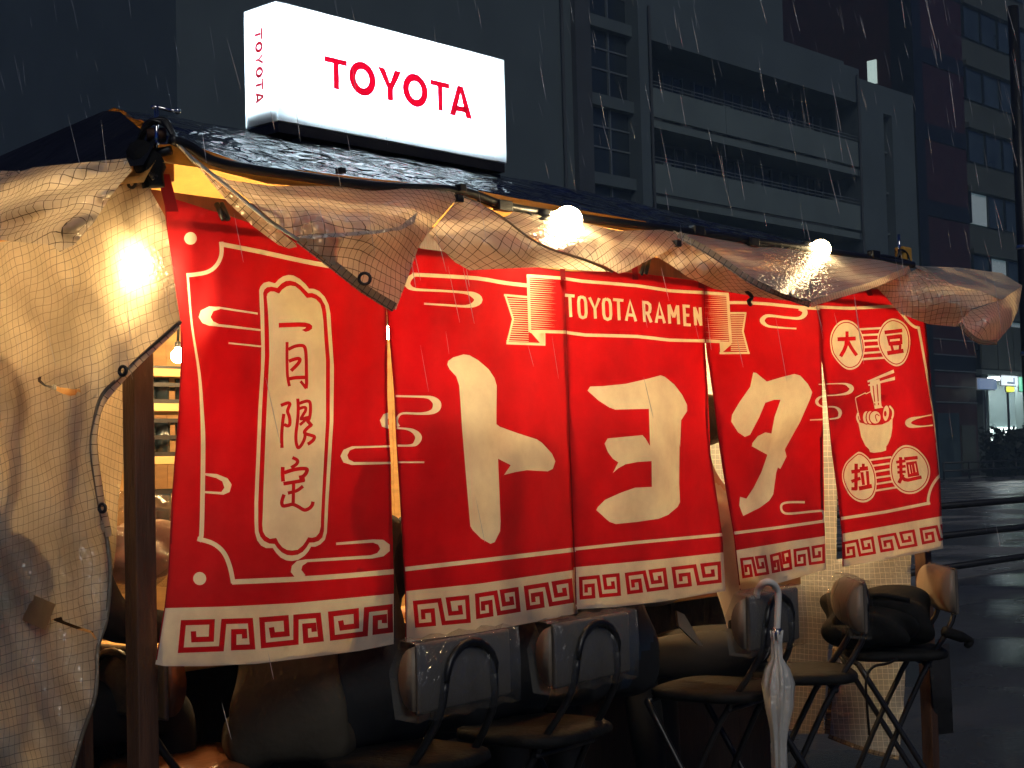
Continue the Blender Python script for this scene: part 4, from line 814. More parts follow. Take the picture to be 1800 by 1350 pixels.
# hanging loops over the rod
for (x0, y0, x1, y1, ww) in ((287, 306, 303, 372, 22), (986, 432, 990, 492, 9), (1115, 455, 1117, 492, 10), (1232, 470, 1233, 506, 10), (1524, 497, 1530, 520, 9), (680, 400, 682, 452, 10)):
    mb = MB(); o0 = np.array(noren.location)
    for dy in (-.012, .02):
        mb.add(np.array([PY(x0-ww/2, y0, dy), PY(x0+ww/2, y0, dy), PY(x1+ww/2, y1, dy), PY(x1-ww/2, y1, dy)])-o0, [(0, 1, 2, 3)])
    mb.add(np.array([PY(x0-ww/2, y0, -.012), PY(x0+ww/2, y0, -.012), PY(x0+ww/2, y0, .02), PY(x0-ww/2, y0, .02)])-o0, [(0, 1, 2, 3)])
    mb.build('hanging_loop', [M['strap']], noren)
# ------------------------------------------------------------------ vinyl sheets
def grommet(parent, p, n, r=.011, nm='grommet'):
    n = np.array(n, float); n /= np.linalg.norm(n); a = np.cross(n, [0, 0, 1.]); a /= np.linalg.norm(a); b = np.cross(n, a); mb = MB()
    ringp = [np.array(p)+n*.002+r*(math.cos(t)*a+math.sin(t)*b) for t in np.linspace(0, 2*math.pi, 15)[:-1]]
    mb.tube(ringp+[ringp[0], ], .0035, 6); return mb.build(nm, M['black'], parent, True)
view = -fwd
def hem_strip(parent, pts, w_, mat, mode='Y', off=-.004, nm='hem'):
    """doubled edge: a strip along px/depth points"""
    P = np.array(catmull(pts, 4)); mb = MB(); vs = []
    for i in range(len(P)):
        d = P[min(i+1, len(P)-1), :2]-P[max(i-1, 0), :2]; d /= np.linalg.norm(d)+1e-9; n = np.array([-d[1], d[0]])
        f = PY if mode == 'Y' else PX
        for s in (-.5, .5): q = P[i, :2]+n*w_*s; vs.append(f(q[0], q[1], P[i, 2]+off))
    mb.add(vs, [(2*i, 2*i+1, 2*i+3, 2*i+2) for i in range(len(P)-1)])
    me = mb.mesh(nm); uv = me.uv_layers.new(name='UVMap')
    L = 0; us = [0]
    for i in range(1, len(P)): L += np.linalg.norm(np.array(vs[2*i])-np.array(vs[2*i-2])); us.append(L)
    for lp in me.loops: uv.data[lp.index].uv = (us[lp.vertex_index//2], .002+.017*(lp.vertex_index % 2))
    return link(nm, me, mat, parent, True)
M['hemv'] = vinyl_mat('doubled vinyl hem', (.30, .24, .16), cell=.018, transp=.02, transl=.25, gloss=.08, thread=(.09, .07, .05), lw=.12)
def clip(parent, x, y, yy, s=.011):
    p = PY(x, y, yy); MB().box(p[0]-s, p[0]+s, p[1]-.008, p[1]+.012, p[2]-s*.8, p[2]+s*.8).build('binder_clip', M['black'], parent, bevel=.002)

aw1 = empty('eave_vinyl_sheet', (0, 0, 0), label='brown vinyl sheet folded to a hanging point over the first curtain panel', cat='sheet')
sheet_px('fold', [(307, 250), (340, 288), (400, 316), (476, 327), (560, 327), (700, 331), (799, 335), (801, 352), (757, 402), (735, 436), (716, 490), (696, 545), (640, 513), (590, 470), (540, 431), (524, 418), (480, 388), (430, 346), (370, 301), (330, 268)],
         [(307, 250, -.06), (400, 316, -.07), (476, 327, -.065), (560, 327, -.06), (700, 331, -.06), (799, 335, -.06), (757, 402, -.13), (735, 436, -.13), (696, 545, -.16), (590, 470, -.20), (524, 418, -.17), (430, 346, -.11), (560, 390, -.22), (650, 400, -.24), (720, 375, -.16), (480, 350, -.13), (640, 350, -.10), (640, 440, -.19)],
         M['vin'], aw1, ang=.12, seed=3, wrinkle=.006)
hem_strip(aw1, [(526, 420, -.18), (560, 446, -.19), (600, 477, -.2), (640, 508, -.185), (694, 541, -.165)], 17, M['hemv'])
MB().tube(catmull([PY(306, 248, -.06), PY(340, 280, -.07), PY(400, 328, -.10), PY(470, 386, -.15), PY(526, 422, -.18)], 4), .004, 6).build('edge_rope', M['vin_grey'], aw1, True)
sheet_px('fold', [(345, 290), (430, 357), (520, 428), (522, 434), (508, 437), (490, 431), (445, 398), (400, 355)], [(345, 290, -.05), (430, 357, -.07), (522, 434, -.09), (490, 431, -.07), (400, 355, -.05)], M['vin'], aw1, ang=.8, seed=4)
sheet_px('fold', [(525, 417), (545, 412), (600, 409), (660, 405), (700, 399), (735, 372), (728, 392), (705, 404), (660, 411), (600, 416), (548, 420)], [(525, 417, -.19), (600, 410, -.235), (660, 405, -.25), (735, 372, -.19), (700, 404, -.22)], M['vin_wet'], aw1, ang=.1, seed=31, step=8)
clip(aw1, 811, 330, -.07); clip(aw1, 806, 349, -.075); clip(aw1, 600, 300, -.07, .008)
grommet(aw1, PY(641, 490, -.205), (-.67, -.74, 0), .012)

aw2 = empty('eave_vinyl_sheet', (0, 0, 0), label='gridded vinyl sheet sagging below the near roof bulb', cat='sheet')
sheet_px('fold', [(810, 341), (840, 355), (875, 377), (925, 414), (965, 437), (1025, 456), (1076, 478), (1025, 475), (950, 470), (887, 472), (825, 475), (800, 461), (775, 436), (754, 410), (780, 380), (800, 356)],
         [(810, 341, -.06), (875, 377, -.14), (925, 414, -.21), (965, 437, -.25), (1076, 478, -.20), (950, 470, -.15), (825, 475, -.10), (775, 436, -.10), (754, 410, -.10), (860, 430, -.20), (820, 400, -.14), (920, 450, -.22)], M['vin'], aw2, ang=.55, seed=5, wrinkle=.006)
sheet_px('fold', [(885, 384), (905, 370), (950, 372), (1000, 386), (1087, 406), (1150, 404), (1180, 403), (1206, 415), (1191, 431), (1150, 452), (1100, 478), (1087, 481), (1065, 468), (1025, 453), (965, 434), (925, 412)],
         [(905, 372, -.06), (950, 374, -.06), (1087, 406, -.06), (1180, 403, -.06), (1191, 431, -.11), (1150, 452, -.15), (1090, 480, -.19), (1025, 453, -.22), (965, 434, -.23), (885, 384, -.14), (1050, 430, -.22), (1120, 430, -.18)], M['vin'], aw2, ang=.5, seed=6, wrinkle=.006)
MB().tube(catmull([PY(812, 344, -.065), PY(875, 377, -.145), PY(925, 414, -.215), PY(965, 437, -.255), PY(1025, 456, -.235), PY(1076, 478, -.205)], 4), .0028, 6).build('fold_edge', M['hemv'], aw2, True)
clip(aw2, 1190, 428, -.11)

aw3 = empty('eave_vinyl_sheet', (0, 0, 0), label='wet silver vinyl sheet under the far roof bulb', cat='sheet')
sheet_px('fold', [(1180, 403), (1217, 420), (1256, 447), (1318, 490), (1372, 515), (1424, 533), (1372, 527), (1318, 520), (1256, 508), (1209, 487), (1178, 465), (1147, 447), (1190, 427)],
         [(1180, 403, -.06), (1256, 447, -.17), (1318, 490, -.25), (1424, 533, -.28), (1318, 520, -.17), (1256, 508, -.11), (1178, 465, -.08), (1147, 447, -.08), (1240, 470, -.17)], M['vin'], aw3, ang=.6, seed=7, wrinkle=.01)
sheet_px('fold', [(1200, 410), (1217, 407), (1263, 420), (1318, 427), (1411, 440), (1489, 450), (1606, 465), (1560, 485), (1528, 497), (1489, 512), (1424, 532), (1372, 514), (1318, 489), (1256, 446)],
         [(1200, 410, -.07), (1263, 420, -.055), (1411, 440, -.055), (1606, 465, -.055), (1528, 497, -.18), (1424, 532, -.29), (1318, 489, -.26), (1256, 446, -.18), (1400, 480, -.20), (1480, 470, -.13)], M['vin_wet'], aw3, ang=.2, seed=8, wrinkle=.009)
hem_strip(aw3, [(1424, 534, -.285), (1489, 514, -.235), (1536, 500, -.175), (1600, 473, -.08)], 12, M['vin'], off=-.002)
hem_strip(aw3, [(1192, 412, -.09), (1256, 449, -.19), (1318, 492, -.265), (1372, 517, -.285), (1424, 535, -.29)], 12, M['hemv'])
MB().tube(catmull([PY(1312, 512, -.19), PY(1322, 522, -.19), PY(1316, 530, -.19), PY(1320, 536, -.19)], 3), .006, 6).build('tie_knot', M['rubber'], aw3, True)

aw4 = empty('eave_vinyl_sheet', (0, 0, 0), label='vinyl sheet with a curled drooping corner at the far end of the eave', cat='sheet')
sheet_px('fold', [(1621, 468), (1676, 502), (1722, 511), (1761, 527), (1707, 543), (1683, 575), (1633, 570), (1610, 562), (1582, 551), (1559, 524), (1540, 504), (1580, 488)],
         [(1621, 468, -.06), (1676, 502, -.16), (1761, 527, -.26), (1707, 543, -.22), (1683, 575, -.16), (1633, 570, -.10), (1559, 524, -.05), (1540, 504, -.07), (1640, 530, -.16)], M['vin'], aw4, ang=-.1, seed=9, wrinkle=.01)
sheet_px('fold', [(1600, 463), (1621, 468), (1683, 470), (1761, 480), (1797, 502), (1761, 527), (1722, 512), (1676, 503), (1640, 488)],
         [(1600, 463, -.05), (1683, 470, -.02), (1761, 480, -.06), (1797, 502, -.2), (1761, 527, -.265), (1676, 503, -.165), (1710, 490, -.12)], M['vin_wet'], aw4, ang=.1, seed=10, wrinkle=.006)
sheet_px('fold', [(1797, 502), (1790, 545), (1777, 573), (1753, 601), (1722, 601), (1691, 578), (1686, 565), (1707, 545), (1761, 527)],
         [(1797, 502, -.2), (1777, 573, -.22), (1753, 601, -.24), (1722, 601, -.28), (1691, 578, -.30), (1707, 545, -.24), (1761, 527, -.262), (1740, 565, -.33)], M['vin'], aw4, ang=.4, seed=11, wrinkle=.008)
hem_strip(aw4, [(1687, 568, -.30), (1700, 585, -.30), (1722, 600, -.285), (1753, 602, -.245)], 9, M['hemv'])

# left end: side curtain of the stall and its valance
side = empty('side_vinyl_curtain', (0, 0, 0), label='large gridded vinyl curtain tied back at the left end of the stall', cat='sheet')
hole1 = [(66, 664), (73, 661), (72, 668), (80, 676), (92, 678), (94, 675), (104, 681), (114, 682), (130, 684), (139, 683), (143, 690), (136, 688), (133, 694), (124, 696), (110, 692), (102, 688), (92, 684), (78, 679), (67, 671)]
hole2 = [(90, 1089), (108, 1084), (111, 1091), (140, 1102), (163, 1110), (171, 1126), (164, 1120), (160, 1113), (138, 1107), (108, 1096)]
SIDE = [(-60, 415), (0, 425), (60, 420), (130, 400), (180, 360), (205, 330), (232, 317), (262, 330), (290, 380), (305, 480), (317, 566), (280, 600), (244, 630), (217, 658), (180, 694), (166, 740), (161, 790), (172, 872), (187, 943), (194, 1006), (187, 1090), (172, 1139), (168, 1220), (144, 1294), (122, 1375), (-60, 1375)]
sheet_px('sheet', SIDE, [(-60, 415, -.10), (-60, 900, -.13), (-60, 1375, -.17), (60, 500, -.08), (130, 500, -.065), (205, 330, -.055), (232, 317, -.05), (290, 380, -.045), (317, 566, -.045), (235, 480, -.052), (180, 600, -.07), (217, 658, -.06), (161, 790, -.10), (100, 800, -.10), (194, 1006, -.09), (100, 1000, -.12), (168, 1220, -.13), (60, 1200, -.15), (122, 1375, -.15), (225, 400, -.05), (270, 430, -.048)],
         M['vin_side'], side, mode='X', ang=.22, seed=12, step=11, holes=[hole1, hole2], wrinkle=.006)
MB().tube(catmull([PX(x, y, v) for x, y, v in ((317, 566, -.047), (280, 598, -.055), (244, 630, -.06), (217, 658, -.062), (180, 694, -.08), (166, 740, -.095), (161, 790, -.102), (172, 872, -.10), (187, 943, -.095), (194, 1006, -.092), (187, 1090, -.10), (172, 1139, -.12), (168, 1220, -.142), (144, 1294, -.15), (122, 1375, -.162))], 4), .004, 6).build('edge_cord', M['hemv'], side, True)
hem_strip(side, [(312, 572, -.047), (244, 636, -.06), (214, 666, -.062), (180, 706, -.08), (168, 745, -.095), (166, 790, -.102), (177, 872, -.10), (192, 943, -.095)][::-1], 12, M['vin'], mode='X', off=-.003)
grommet(side, PX(217, 652, -.068), (-1, -.3, 0), .009); grommet(side, PX(233, 322, -.052), (-1, -.3, 0), .009); grommet(side, PX(181, 893, -.108), (-1, -.3, 0), .008)
tape = MB(); tape.add([PX(*p, v) for p, v in (((-20, 1028), -.115), ((42, 1030), -.13), ((38, 1064), -.137), ((-20, 1062), -.118))], [(0, 1, 2, 3)]); tape.add([PX(*p, v) for p, v in (((45, 1040), -.132), ((98, 1062), -.146), ((80, 1108), -.152), ((38, 1090), -.14))], [(0, 1, 2, 3)])
tape.build('repair_tape', cloth_mat('brown tape', (.42, .31, .17), (.55, .38, .18), .6), side)
val = empty('vinyl_valance', (0, 0, 0), label='short crumpled vinyl valance above the left side curtain', cat='sheet')
sheet_px('sheet', [(-60, 318), (0, 300), (36, 301), (60, 294), (130, 287), (222, 278), (232, 300), (210, 325), (190, 352), (166, 390), (131, 430), (118, 436), (105, 443), (92, 431), (40, 426), (0, 422), (-60, 418)],
         [(-60, 318, -.18), (0, 300, -.16), (130, 287, -.13), (222, 278, -.09), (210, 325, -.13), (166, 390, -.18), (105, 443, -.25), (150, 340, -.18), (132, 404, -.24), (0, 422, -.26), (-60, 418, -.27)], M['vin'], val, mode='X', ang=.08, seed=13, wrinkle=.003, extra=lambda v: .010*np.sin(v[:, 0]*.05+v[:, 1]*.06)+.008*np.sin(v[:, 0]*.03+v[:, 1]*.13))
sheet_px('loose_corner', [(-40, 340), (0, 312), (34, 299), (37, 306), (20, 318), (0, 345), (-40, 372)], [(-40, 340, -.2), (34, 299, -.15), (0, 345, -.18)], M['vin'], val, mode='X', ang=.9, seed=14, step=8)
inner = empty('inner_vinyl_sheet', (0, 0, 0), label='cream vinyl sheet hanging inside behind the tied back curtain', cat='sheet')
sheet_px('sheet', [(150, 640), (228, 640), (229, 665), (222, 740), (218, 810), (208, 880), (204, 960), (200, 1000), (150, 1010), (140, 800)], [(150, 640, .10), (228, 640, .06), (218, 810, .05), (200, 1000, .08), (150, 1010, .10)], M['vin_side'], inner, mode='X', ang=.2, seed=15)
rs = empty('end_vinyl_sheet', (0, 0, 0), label='pale gridded vinyl sheet hanging behind the far chairs', cat='sheet')
sheet_px('sheet', [(1215, 600), (1470, 640), (1472, 800), (1470, 1010), (1455, 1150), (1447, 1290), (1400, 1290), (1370, 1270), (1340, 1180), (1240, 900)], [(1215, 600, 3.2), (1470, 640, 3.2), (1470, 1010, 3.2), (1447, 1290, 3.17), (1400, 1150, 3.22), (1240, 900, 3.2)], M['vin_grey'], rs, mode='X', ang=0., seed=16, step=16)
sheet_px('sheet', [(1462, 985), (1520, 975), (1602, 968), (1600, 1050), (1594, 1130), (1588, 1250), (1580, 1333), (1520, 1318), (1455, 1292), (1452, 1240), (1466, 1130), (1480, 1060)], [(1462, 985, 3.19), (1602, 968, 3.2), (1594, 1130, 3.22), (1580, 1333, 3.2), (1455, 1292, 3.15), (1520, 1150, 3.17)], M['vin_grey'], rs, mode='X', ang=.05, seed=17, step=16)
hem_strip(rs, [(1484, 1050, 3.16), (1470, 1130, 3.15), (1458, 1230, 3.14), (1454, 1290, 3.14)], 10, M['hemv'], mode='X'); hem_strip(rs, [(1456, 1294, 3.14), (1520, 1318, 3.15), (1580, 1333, 3.19)], 8, M['hemv'], mode='X')

# ------------------------------------------------------------------ lamps
def globe(name, p, r, power, c, label, group=None, up=True, cordlen=.0, neck=1.):
    o = empty(name, tuple(p), label=label, cat='lamp', group=group)
    L = power/(4*math.pi**2*r*r); m = emat('lit bulb glass', c, L)
    prof = [(.001, -r)]+[(r*math.cos(t), r*math.sin(t)) for t in np.linspace(-1.45, 1.0, 14)]+[(r*.38, r*1.08), (r*.36, r*1.25)]
    MB().lathe(prof, n=20).build('bulb', m, o, True)
    MB().lathe([(r*.40, r*1.2), (r*.46, r*1.25), (r*.46, r*1.9), (r*.3, r*2.05), (r*.12, r*2.2)], n=14).build('socket', M['sock'], o, True)
    if cordlen: MB().tube([(0, 0, r*2.1), (.004, 0, r*2.1+cordlen*.5), (0, 0, r*2.1+cordlen)], .004, 6).build('cord', M['rubber'], o, True)
    return o
WARM = (1., .66, .30); WARM2 = (1., .74, .38)
g1 = globe('roof_bulb', PY(998, 388, -.12), .037, 7, WARM2, 'larger glowing bulb nearest the sign on the eave')
g1.rotation_euler = (R(-75), 0, R(35))
g2 = globe('roof_bulb', PY(1443, 438, -.07), .031, 2.5, WARM2, 'glowing bulb at the far end of the eave'); g2.rotation_euler = (R(-75), 0, R(35))
globe('hanging_bulb', PX(262, 476, -.014), .046, 5.0, WARM, 'big glowing bulb seen through the left vinyl curtain', cordlen=.12)
globe('hanging_bulb', PY(313, 626, 1.0), .020, 3.0, WARM2, 'small bare bulb hanging left of the curtain edge', cordlen=.10)
globe('hanging_bulb', PY(684, 586, .9), .018, 5, WARM2, 'tiny bulb glinting in the slit right of the first panel', cordlen=.14)
for k, (x, y, pw) in enumerate(((.42, .85, 30), (1.12, .66, 25), (1.85, .82, 22), (2.50, .72, 20), (3.02, .70, 20))):
    globe('counter_bulb', (x, y, 1.80) if k else tuple(PY(183, 588, .85)), .05 if k else .032, pw, WARM, 'bare bulb over the counter behind the '+('first panel', 'big letter to', 'big letter yo', 'big letter ta', 'noodle bowl panel')[k], 'bulbs over the counter', cordlen=.13)

# ------------------------------------------------------------------ cables, hook and small fittings at the near roof corner
cb = empty('cable_bundle', tuple(PY(272, 262, 0)), label='tangled black cables lashed at the near roof corner', cat='cables')
o0 = np.array(cb.location)
def pc(*pts): return [np.array(PY(x, y, v))-o0 for x, y, v in pts]
rs_ = np.random.default_rng(5)
for k in range(9):
    j = rs_.uniform(-5, 5, 12)
    MB().tube(catmull(pc((243+j[0], 262+j[1], .02), (252+j[2], 228+j[3], .0), (270+j[4], 212+j[5]*.6, -.02), (293+j[6], 218+j[7], -.04), (308+j[8]*.6, 246+j[9], -.06)), 5), .0035, 6).build('cable_loop', M['rubber'], cb, True)
for k in range(4):
    j = rs_.uniform(-6, 6, 8)
    MB().tube(catmull(pc((262+j[0], 268, -.03), (266+j[1], 285+j[2], -.04), (262+j[3], 300+j[4], -.045), (272+j[5], 312+j[6], -.05)), 4), .003, 6).build('cable_loop', M['rubber'], cb, True)
MB().tube(catmull(pc((245, 268, .01), (256, 280, -.02), (266, 300, -.03), (270, 330, -.03)), 4), [.028]*5+[.03]*4+[.022]*4, 10).build('taped_joint', M['bag'], cb, True)
MB().tube(pc((225, 279, .03), (300, 264, -.05)), .010, 8).build('lashing_bar', M['black'], cb, True)
MB().tube(pc((258, 236, .0), (292, 236, -.02)), .014, 6).build('lashing_bar', M['wood'], cb, True)
hk = empty('steel_hook', tuple(PY(275, 290, -.02)), label='wet steel hook standing above the roof corner', cat='hook')
o0 = np.array(hk.location)
MB().tube(pc((275, 290, -.02), (275, 185, -.02)), .0045, 8).build('rod', M['chrome'], hk, True); MB().tube(pc((267, 188, -.02), (280, 189, -.02), (300, 194, -.04), (312, 196, -.05)), .004, 8).build('arm', M['chrome'], hk, True)
MB().lathe([(.001, -.007), (.006, -.004), (.006, .003), (.001, .007)], tuple(np.array(PY(312, 195, -.05))-o0), 10).build('knob', M['chrome'], hk, True)
ec = empty('eave_cable', tuple(PY(900, 370, -.04)), label='black cable and fittings lying along the roof edge', cat='cables'); o0 = np.array(ec.location)
MB().tube(catmull(pc((840, 350, -.03), (872, 362, -.05), (900, 368, -.05), (925, 372, -.06), (940, 390, -.08), (955, 384, -.1), (985, 380, -.1)), 5), .006, 6).build('cable', M['rubber'], ec, True)
MB().tube(catmull(pc((1010, 378, -.04), (1080, 392, -.04), (1160, 398, -.05), (1217, 408, -.05), (1300, 418, -.05), (1322, 428, -.06), (1400, 432, -.05), (1520, 450, -.05), (1560, 452, -.05), (1606, 464, -.05)), 5), .008, 6).build('cable', M['rubber'], ec, True)
for x, y in ((884, 361), (1225, 405), (1322, 425), (1536, 447)): 
    p = np.array(PY(x, y, -.06))-o0; MB().box(p[0]-.025, p[0]+.025, p[1]-.012, p[1]+.012, p[2]-.014, p[2]+.012).build('bracket', M['black'], ec, bevel=.003)
jb = empty('junction_box', tuple(PY(1588, 452, -.02)), label='small yellow box with a thin rod at the far roof corner', cat='box'); o0 = np.array(jb.location)
MB().box(-.03, .03, -.02, .02, -.035, .035).build('housing', pmat('yellow plastic', (.55, .30, .05), .4), jb, bevel=.008)
MB().tube(pc((1581, 456, -.03), (1580, 412, -.03)), .005, 8).build('rod', M['chrome'], jb, True)
MB().tube(catmull(pc((1576, 460, -.04), (1582, 440, -.04), (1594, 445, -.04), (1600, 462, -.05)), 4), .004, 6).build('cable', M['rubber'], jb, True)
for (x, y) in ((391, 372), (1135, 468)):
    cl = empty('black_clamp', tuple(PY(x, y, -.005)), label='black clamp holding the curtain rod left of the folded sheet' if x < 500 else 'black clamp above the ribbon lettering of the curtain', cat='clamp'); o0 = np.array(cl.location)
    for d in (-4, 4): MB().tube(pc((x+d-6, y-14, .01), (x+d+6, y+14, -.01)) if x < 500 else pc((x+d+3, y-13, .01), (x+d-4, y+14, -.01)), .006, 8).build('jaw', M['black'], cl, True)

# ------------------------------------------------------------------ shelf, crates and bag inside
q = PY(298, 760, 1.25); sx = q[0]-.12
shf = empty('wall_shelf', (sx, 1.25, 1.0), label='pale wooden shelf standing inside behind the corner post', cat='shelf')
for py in (655, 716, 809, 935):
    z = PY(298, py, 1.25)[2]-1.0; MB().box(0, .55, 0, .26, z-.012, z+.012).build('shelf_board', M['pine'], shf, bevel=.002)
for x in (-.025, .55): MB().box(x, x+.025, 0, .26, -.3, .85).build('shelf_side', M['pine'], shf)
for py, n_ in ((716, 0), (809, 1), (935, 2)):
    z = PY(298, py, 1.25)[2]+.013
    for k in range(3):
        cr = empty('bottle_crate', (sx+.02+k*.175, 1.27, z), label='dark crate of glasses, %s on the %s shelf board' % (('leftmost', 'middle one', 'rightmost')[k], ('upper', 'middle', 'lowest')[n_]), cat='crate', group=('upper', 'middle', 'lowest')[n_]+' shelf crates')
        for y in (0, .2): 
            for zz in (0, .05, .10): MB().box(0, .16, y, y+.008, zz, zz+.012).build('slat', M['black'], cr)
        for g in range(3):
            MB().lathe([(.018, .01), (.022, .012), (.024, .11), (.022, .11), (.017, .02)], (.03+g*.05, .06, 0), 12).build('glass', M['glassd'], cr, True)
bagm = empty('plastic_bag', tuple(PY(250, 1020, .40)), label='clear plastic bag of food glowing beside the corner post', cat='bag')
def lump(name, sx_, sy_, sz_, mat, parent, seed, amp=.12, n=3, loc=(0, 0, 0), sq=2.6):
    bm = bmesh.new(); bmesh.ops.create_icosphere(bm, subdivisions=n+1, radius=1); rr = np.random.default_rng(seed); ph = rr.uniform(0, 6, 9); fq = rr.uniform(2, 7, (9, 3))
    for v in bm.verts:
        c = v.co; k = (abs(c.x)**sq+abs(c.y)**sq+abs(c.z)**sq)**(-1/sq); d = sum(math.sin(ph[i]+fq[i]@np.array(c)) for i in range(9))/9
        v.co = Vector((c.x*sx_*k, c.y*sy_*k, c.z*sz_*k))*(1+amp*d*1.6)+Vector(loc)
    me = bpy.data.meshes.new(name); bm.to_mesh(me); bm.free(); return link(name, me, mat, parent, True)
lump('film', .16, .09, .10, M['film'], bagm, 2, .35, loc=(0, 0, .09), sq=2.1); lump('food', .12, .06, .065, pmat('pale food', (.78, .55, .38), .4, var=.3, scale=12, bump=.8, bscale=30), bagm, 3, .4, loc=(0, 0, .07), sq=2.)
# ------------------------------------------------------------------ folding counter chairs
def dprofile(h, d, n=12):
    return [(-.0, -h/2)]+[(d*math.cos(t), h/2*math.sin(t)) for t in np.linspace(-1.35, 1.35, n)]+[(0, h/2)]
def extrude_x(mb, prof, x0, x1, loc=(0, 0, 0), nx=8, bow=.0, puff=.0):
    n = len(prof); vs = []
    for i in range(nx+1):
        u = i/nx; e = 1-puff*(2*abs(u-.5))**6
        for y, z in prof: vs.append((loc[0]+x0+(x1-x0)*u, loc[1]+y*e+bow*(2*u-1)**2, loc[2]+z*e))
    fs = [(i*n+k, (i+1)*n+k, (i+1)*n+(k+1) % n, i*n+(k+1) % n) for i in range(nx) for k in range(n)]
    fs += [tuple(range(n)), tuple(nx*n+k for k in range(n-1, -1, -1))]
    mb.add(vs, fs); return mb
def chair(loc, rz, label, wrap=True, seat='blackseat', edge='tan', wd=.34, dz=0.):
    c = empty('folding_chair', (loc[0], loc[1], 0), rz, label=label, cat='chair', group='folding chairs along the stall front')
    zt = .945+dz
    extrude_x(MB(), dprofile(.15, .046), -wd/2, wd/2, (0, -.172, zt), puff=.10).build('back_cushion', M[edge], c, True)
    mb = MB(); extrude_x(mb, [(-.012, -.072), (0, -.0775), (0, .0775), (-.012, .072)], -wd/2+.006, wd/2-.006, (0, -.1725, zt), 6).build('back_board', M['pad'], c, False, .004)
    if wrap:
        pr = [(-.02, -.085), (-.024, 0), (-.02, .082), (.03, .088), (.062, .02), (.045, -.08)]
        mb = MB(); extrude_x(mb, pr, -wd/2-.012, wd/2+.012, (0, -.176, zt-.004), 14)
        mb.v = [(x+.003*math.sin(z*90+y*60), y+.004*math.sin(x*55+z*80), z+.004*math.sin(x*70)) for x, y, z in mb.v]
        mb.f = mb.f[:-2]; mb.mi = mb.mi[:-2]; mb.build('plastic_wrap', M['film'], c, True)
    # seat: rounded padded slab
    mb = MB(); n = 28; ringp = []
    for k in range(n):
        t = 2*math.pi*k/n; r = (abs(math.cos(t))**4+abs(math.sin(t))**4)**-.25; ringp.append((.165*r*math.cos(t), .165*r*math.sin(t)))
    lv = [(.94, -.014), (1., -.008), (1.015, .0), (1., .010), (.92, .017), (.5, .020), (.01, .021)]
    mb.add([(x*s, y*s, .735+z) for s, z in lv for x, y in ringp], [(i*n+k, i*n+(k+1) % n, (i+1)*n+(k+1) % n, (i+1)*n+k) for i in range(len(lv)-1) for k in range(n)]+[tuple(range(n-1, -1, -1))])
    mb.build('seat', M[seat], c, True)
    hw = .088
    hoop = [(-.145, .23, .0), (-.135, .10, .33), (-.12, -.06, .66), (-hw-.012, -.175, .84), (-hw, -.194, .93)]
    arc = [(-hw*math.cos(t), -.198, .935+.075*math.sin(t)) for t in np.linspace(.25, math.pi-.25, 9)]
    MB().tube(catmull(hoop[::1], 3), .0095, 8).build('leg', M['black'], c, True); MB().tube(catmull([(-x, y, z) for x, y, z in hoop], 3), .0095, 8).build('leg', M['black'], c, True)
    MB().tube([hoop[-1]]+arc+[(hw, -.194, .93)], .0095, 8).build('back_hoop', M['black'], c, True)
    for s in (-1, 1): MB().tube(catmull([(s*.155, .15, .715), (s*.16, .0, .46), (s*.165, -.27, .0)], 3), .0095, 8).build('leg', M['black'], c, True)
    MB().tube([(-.155, .15, .715), (.155, .15, .715)], .008, 6).build('seat_rail', M['black'], c, True); MB().tube([(-.125, -.09, .70), (.125, -.09, .70)], .008, 6).build('seat_rail', M['black'], c, True)
    MB().tube([(-.138, .13, .27), (.138, .13, .27)], .008, 6).build('stretcher', M['black'], c, True); MB().tube([(-.164, -.2, .12), (.164, -.2, .12)], .008, 6).build('stretcher', M['black'], c, True)
    return c
chair((.655, .0), R(6), 'plastic wrapped chair under the white letter to')
chair((1.10, .0), R(6), 'plastic wrapped chair in the middle of the row')
ch3 = chair((1.90, -.0), R(8), 'wrapped chair with the clear umbrella hanging on its back')
ch4 = chair((2.30, -.02), R(40), 'chair turned sideways under the fourth curtain panel')
ch5 = chair((2.92, -.0), R(42), 'chair holding the black bag at the far right', wrap=False)
chair((.33, .38), R(-88), 'brown seated chair inside the left corner post', wrap=False, seat='brownseat', edge='brownseat')

# ------------------------------------------------------------------ bag, umbrella and odds and ends
bg_ = empty('black_bag', (2.86, .02, .755), R(-48), label='bulky black nylon bag lying on the far right chair', cat='bag')
lump('bag_body', .175, .12, .092, M['bag'], bg_, 8, .20, 4, loc=(0, -.0, .10), sq=3.4); lump('front_pocket', .12, .05, .06, M['bag'], bg_, 9, .2, 3, loc=(-.03, -.11, .08), sq=3.)
MB().tube(catmull([(-.10, -.10, .17), (-.02, -.13, .185), (.08, -.12, .165)], 5), .009, 6).build('handle', M['bag'], bg_, True)
o0 = np.array((2.86, .02, .755)); Rz = Matrix.Rotation(R(48), 3, 'Z')
def loc_px(pts): return [tuple(Rz @ Vector(np.array(PY(x, y, v))-o0)) for x, y, v in pts]
MB().tube(catmull(loc_px([(1598, 1150, -.05), (1560, 1166, -.12), (1535, 1172, -.14), (1523, 1195, -.14), (1524, 1240, -.14), (1528, 1292, -.14)]), 5), .0045, 6).build('strap', M['bag'], bg_, True)
MB().tube(catmull(loc_px([(1660, 1110, -.22), (1685, 1118, -.24), (1706, 1126, -.24), (1700, 1134, -.24)]), 4), [.018]*6+[.012]*7, 8).build('strap_end', M['bag'], bg_, True)
ct = empty('hanging_black_cloth', (0, 0, 0), label='black cloth hanging beside the legs of the far right chair', cat='cloth')
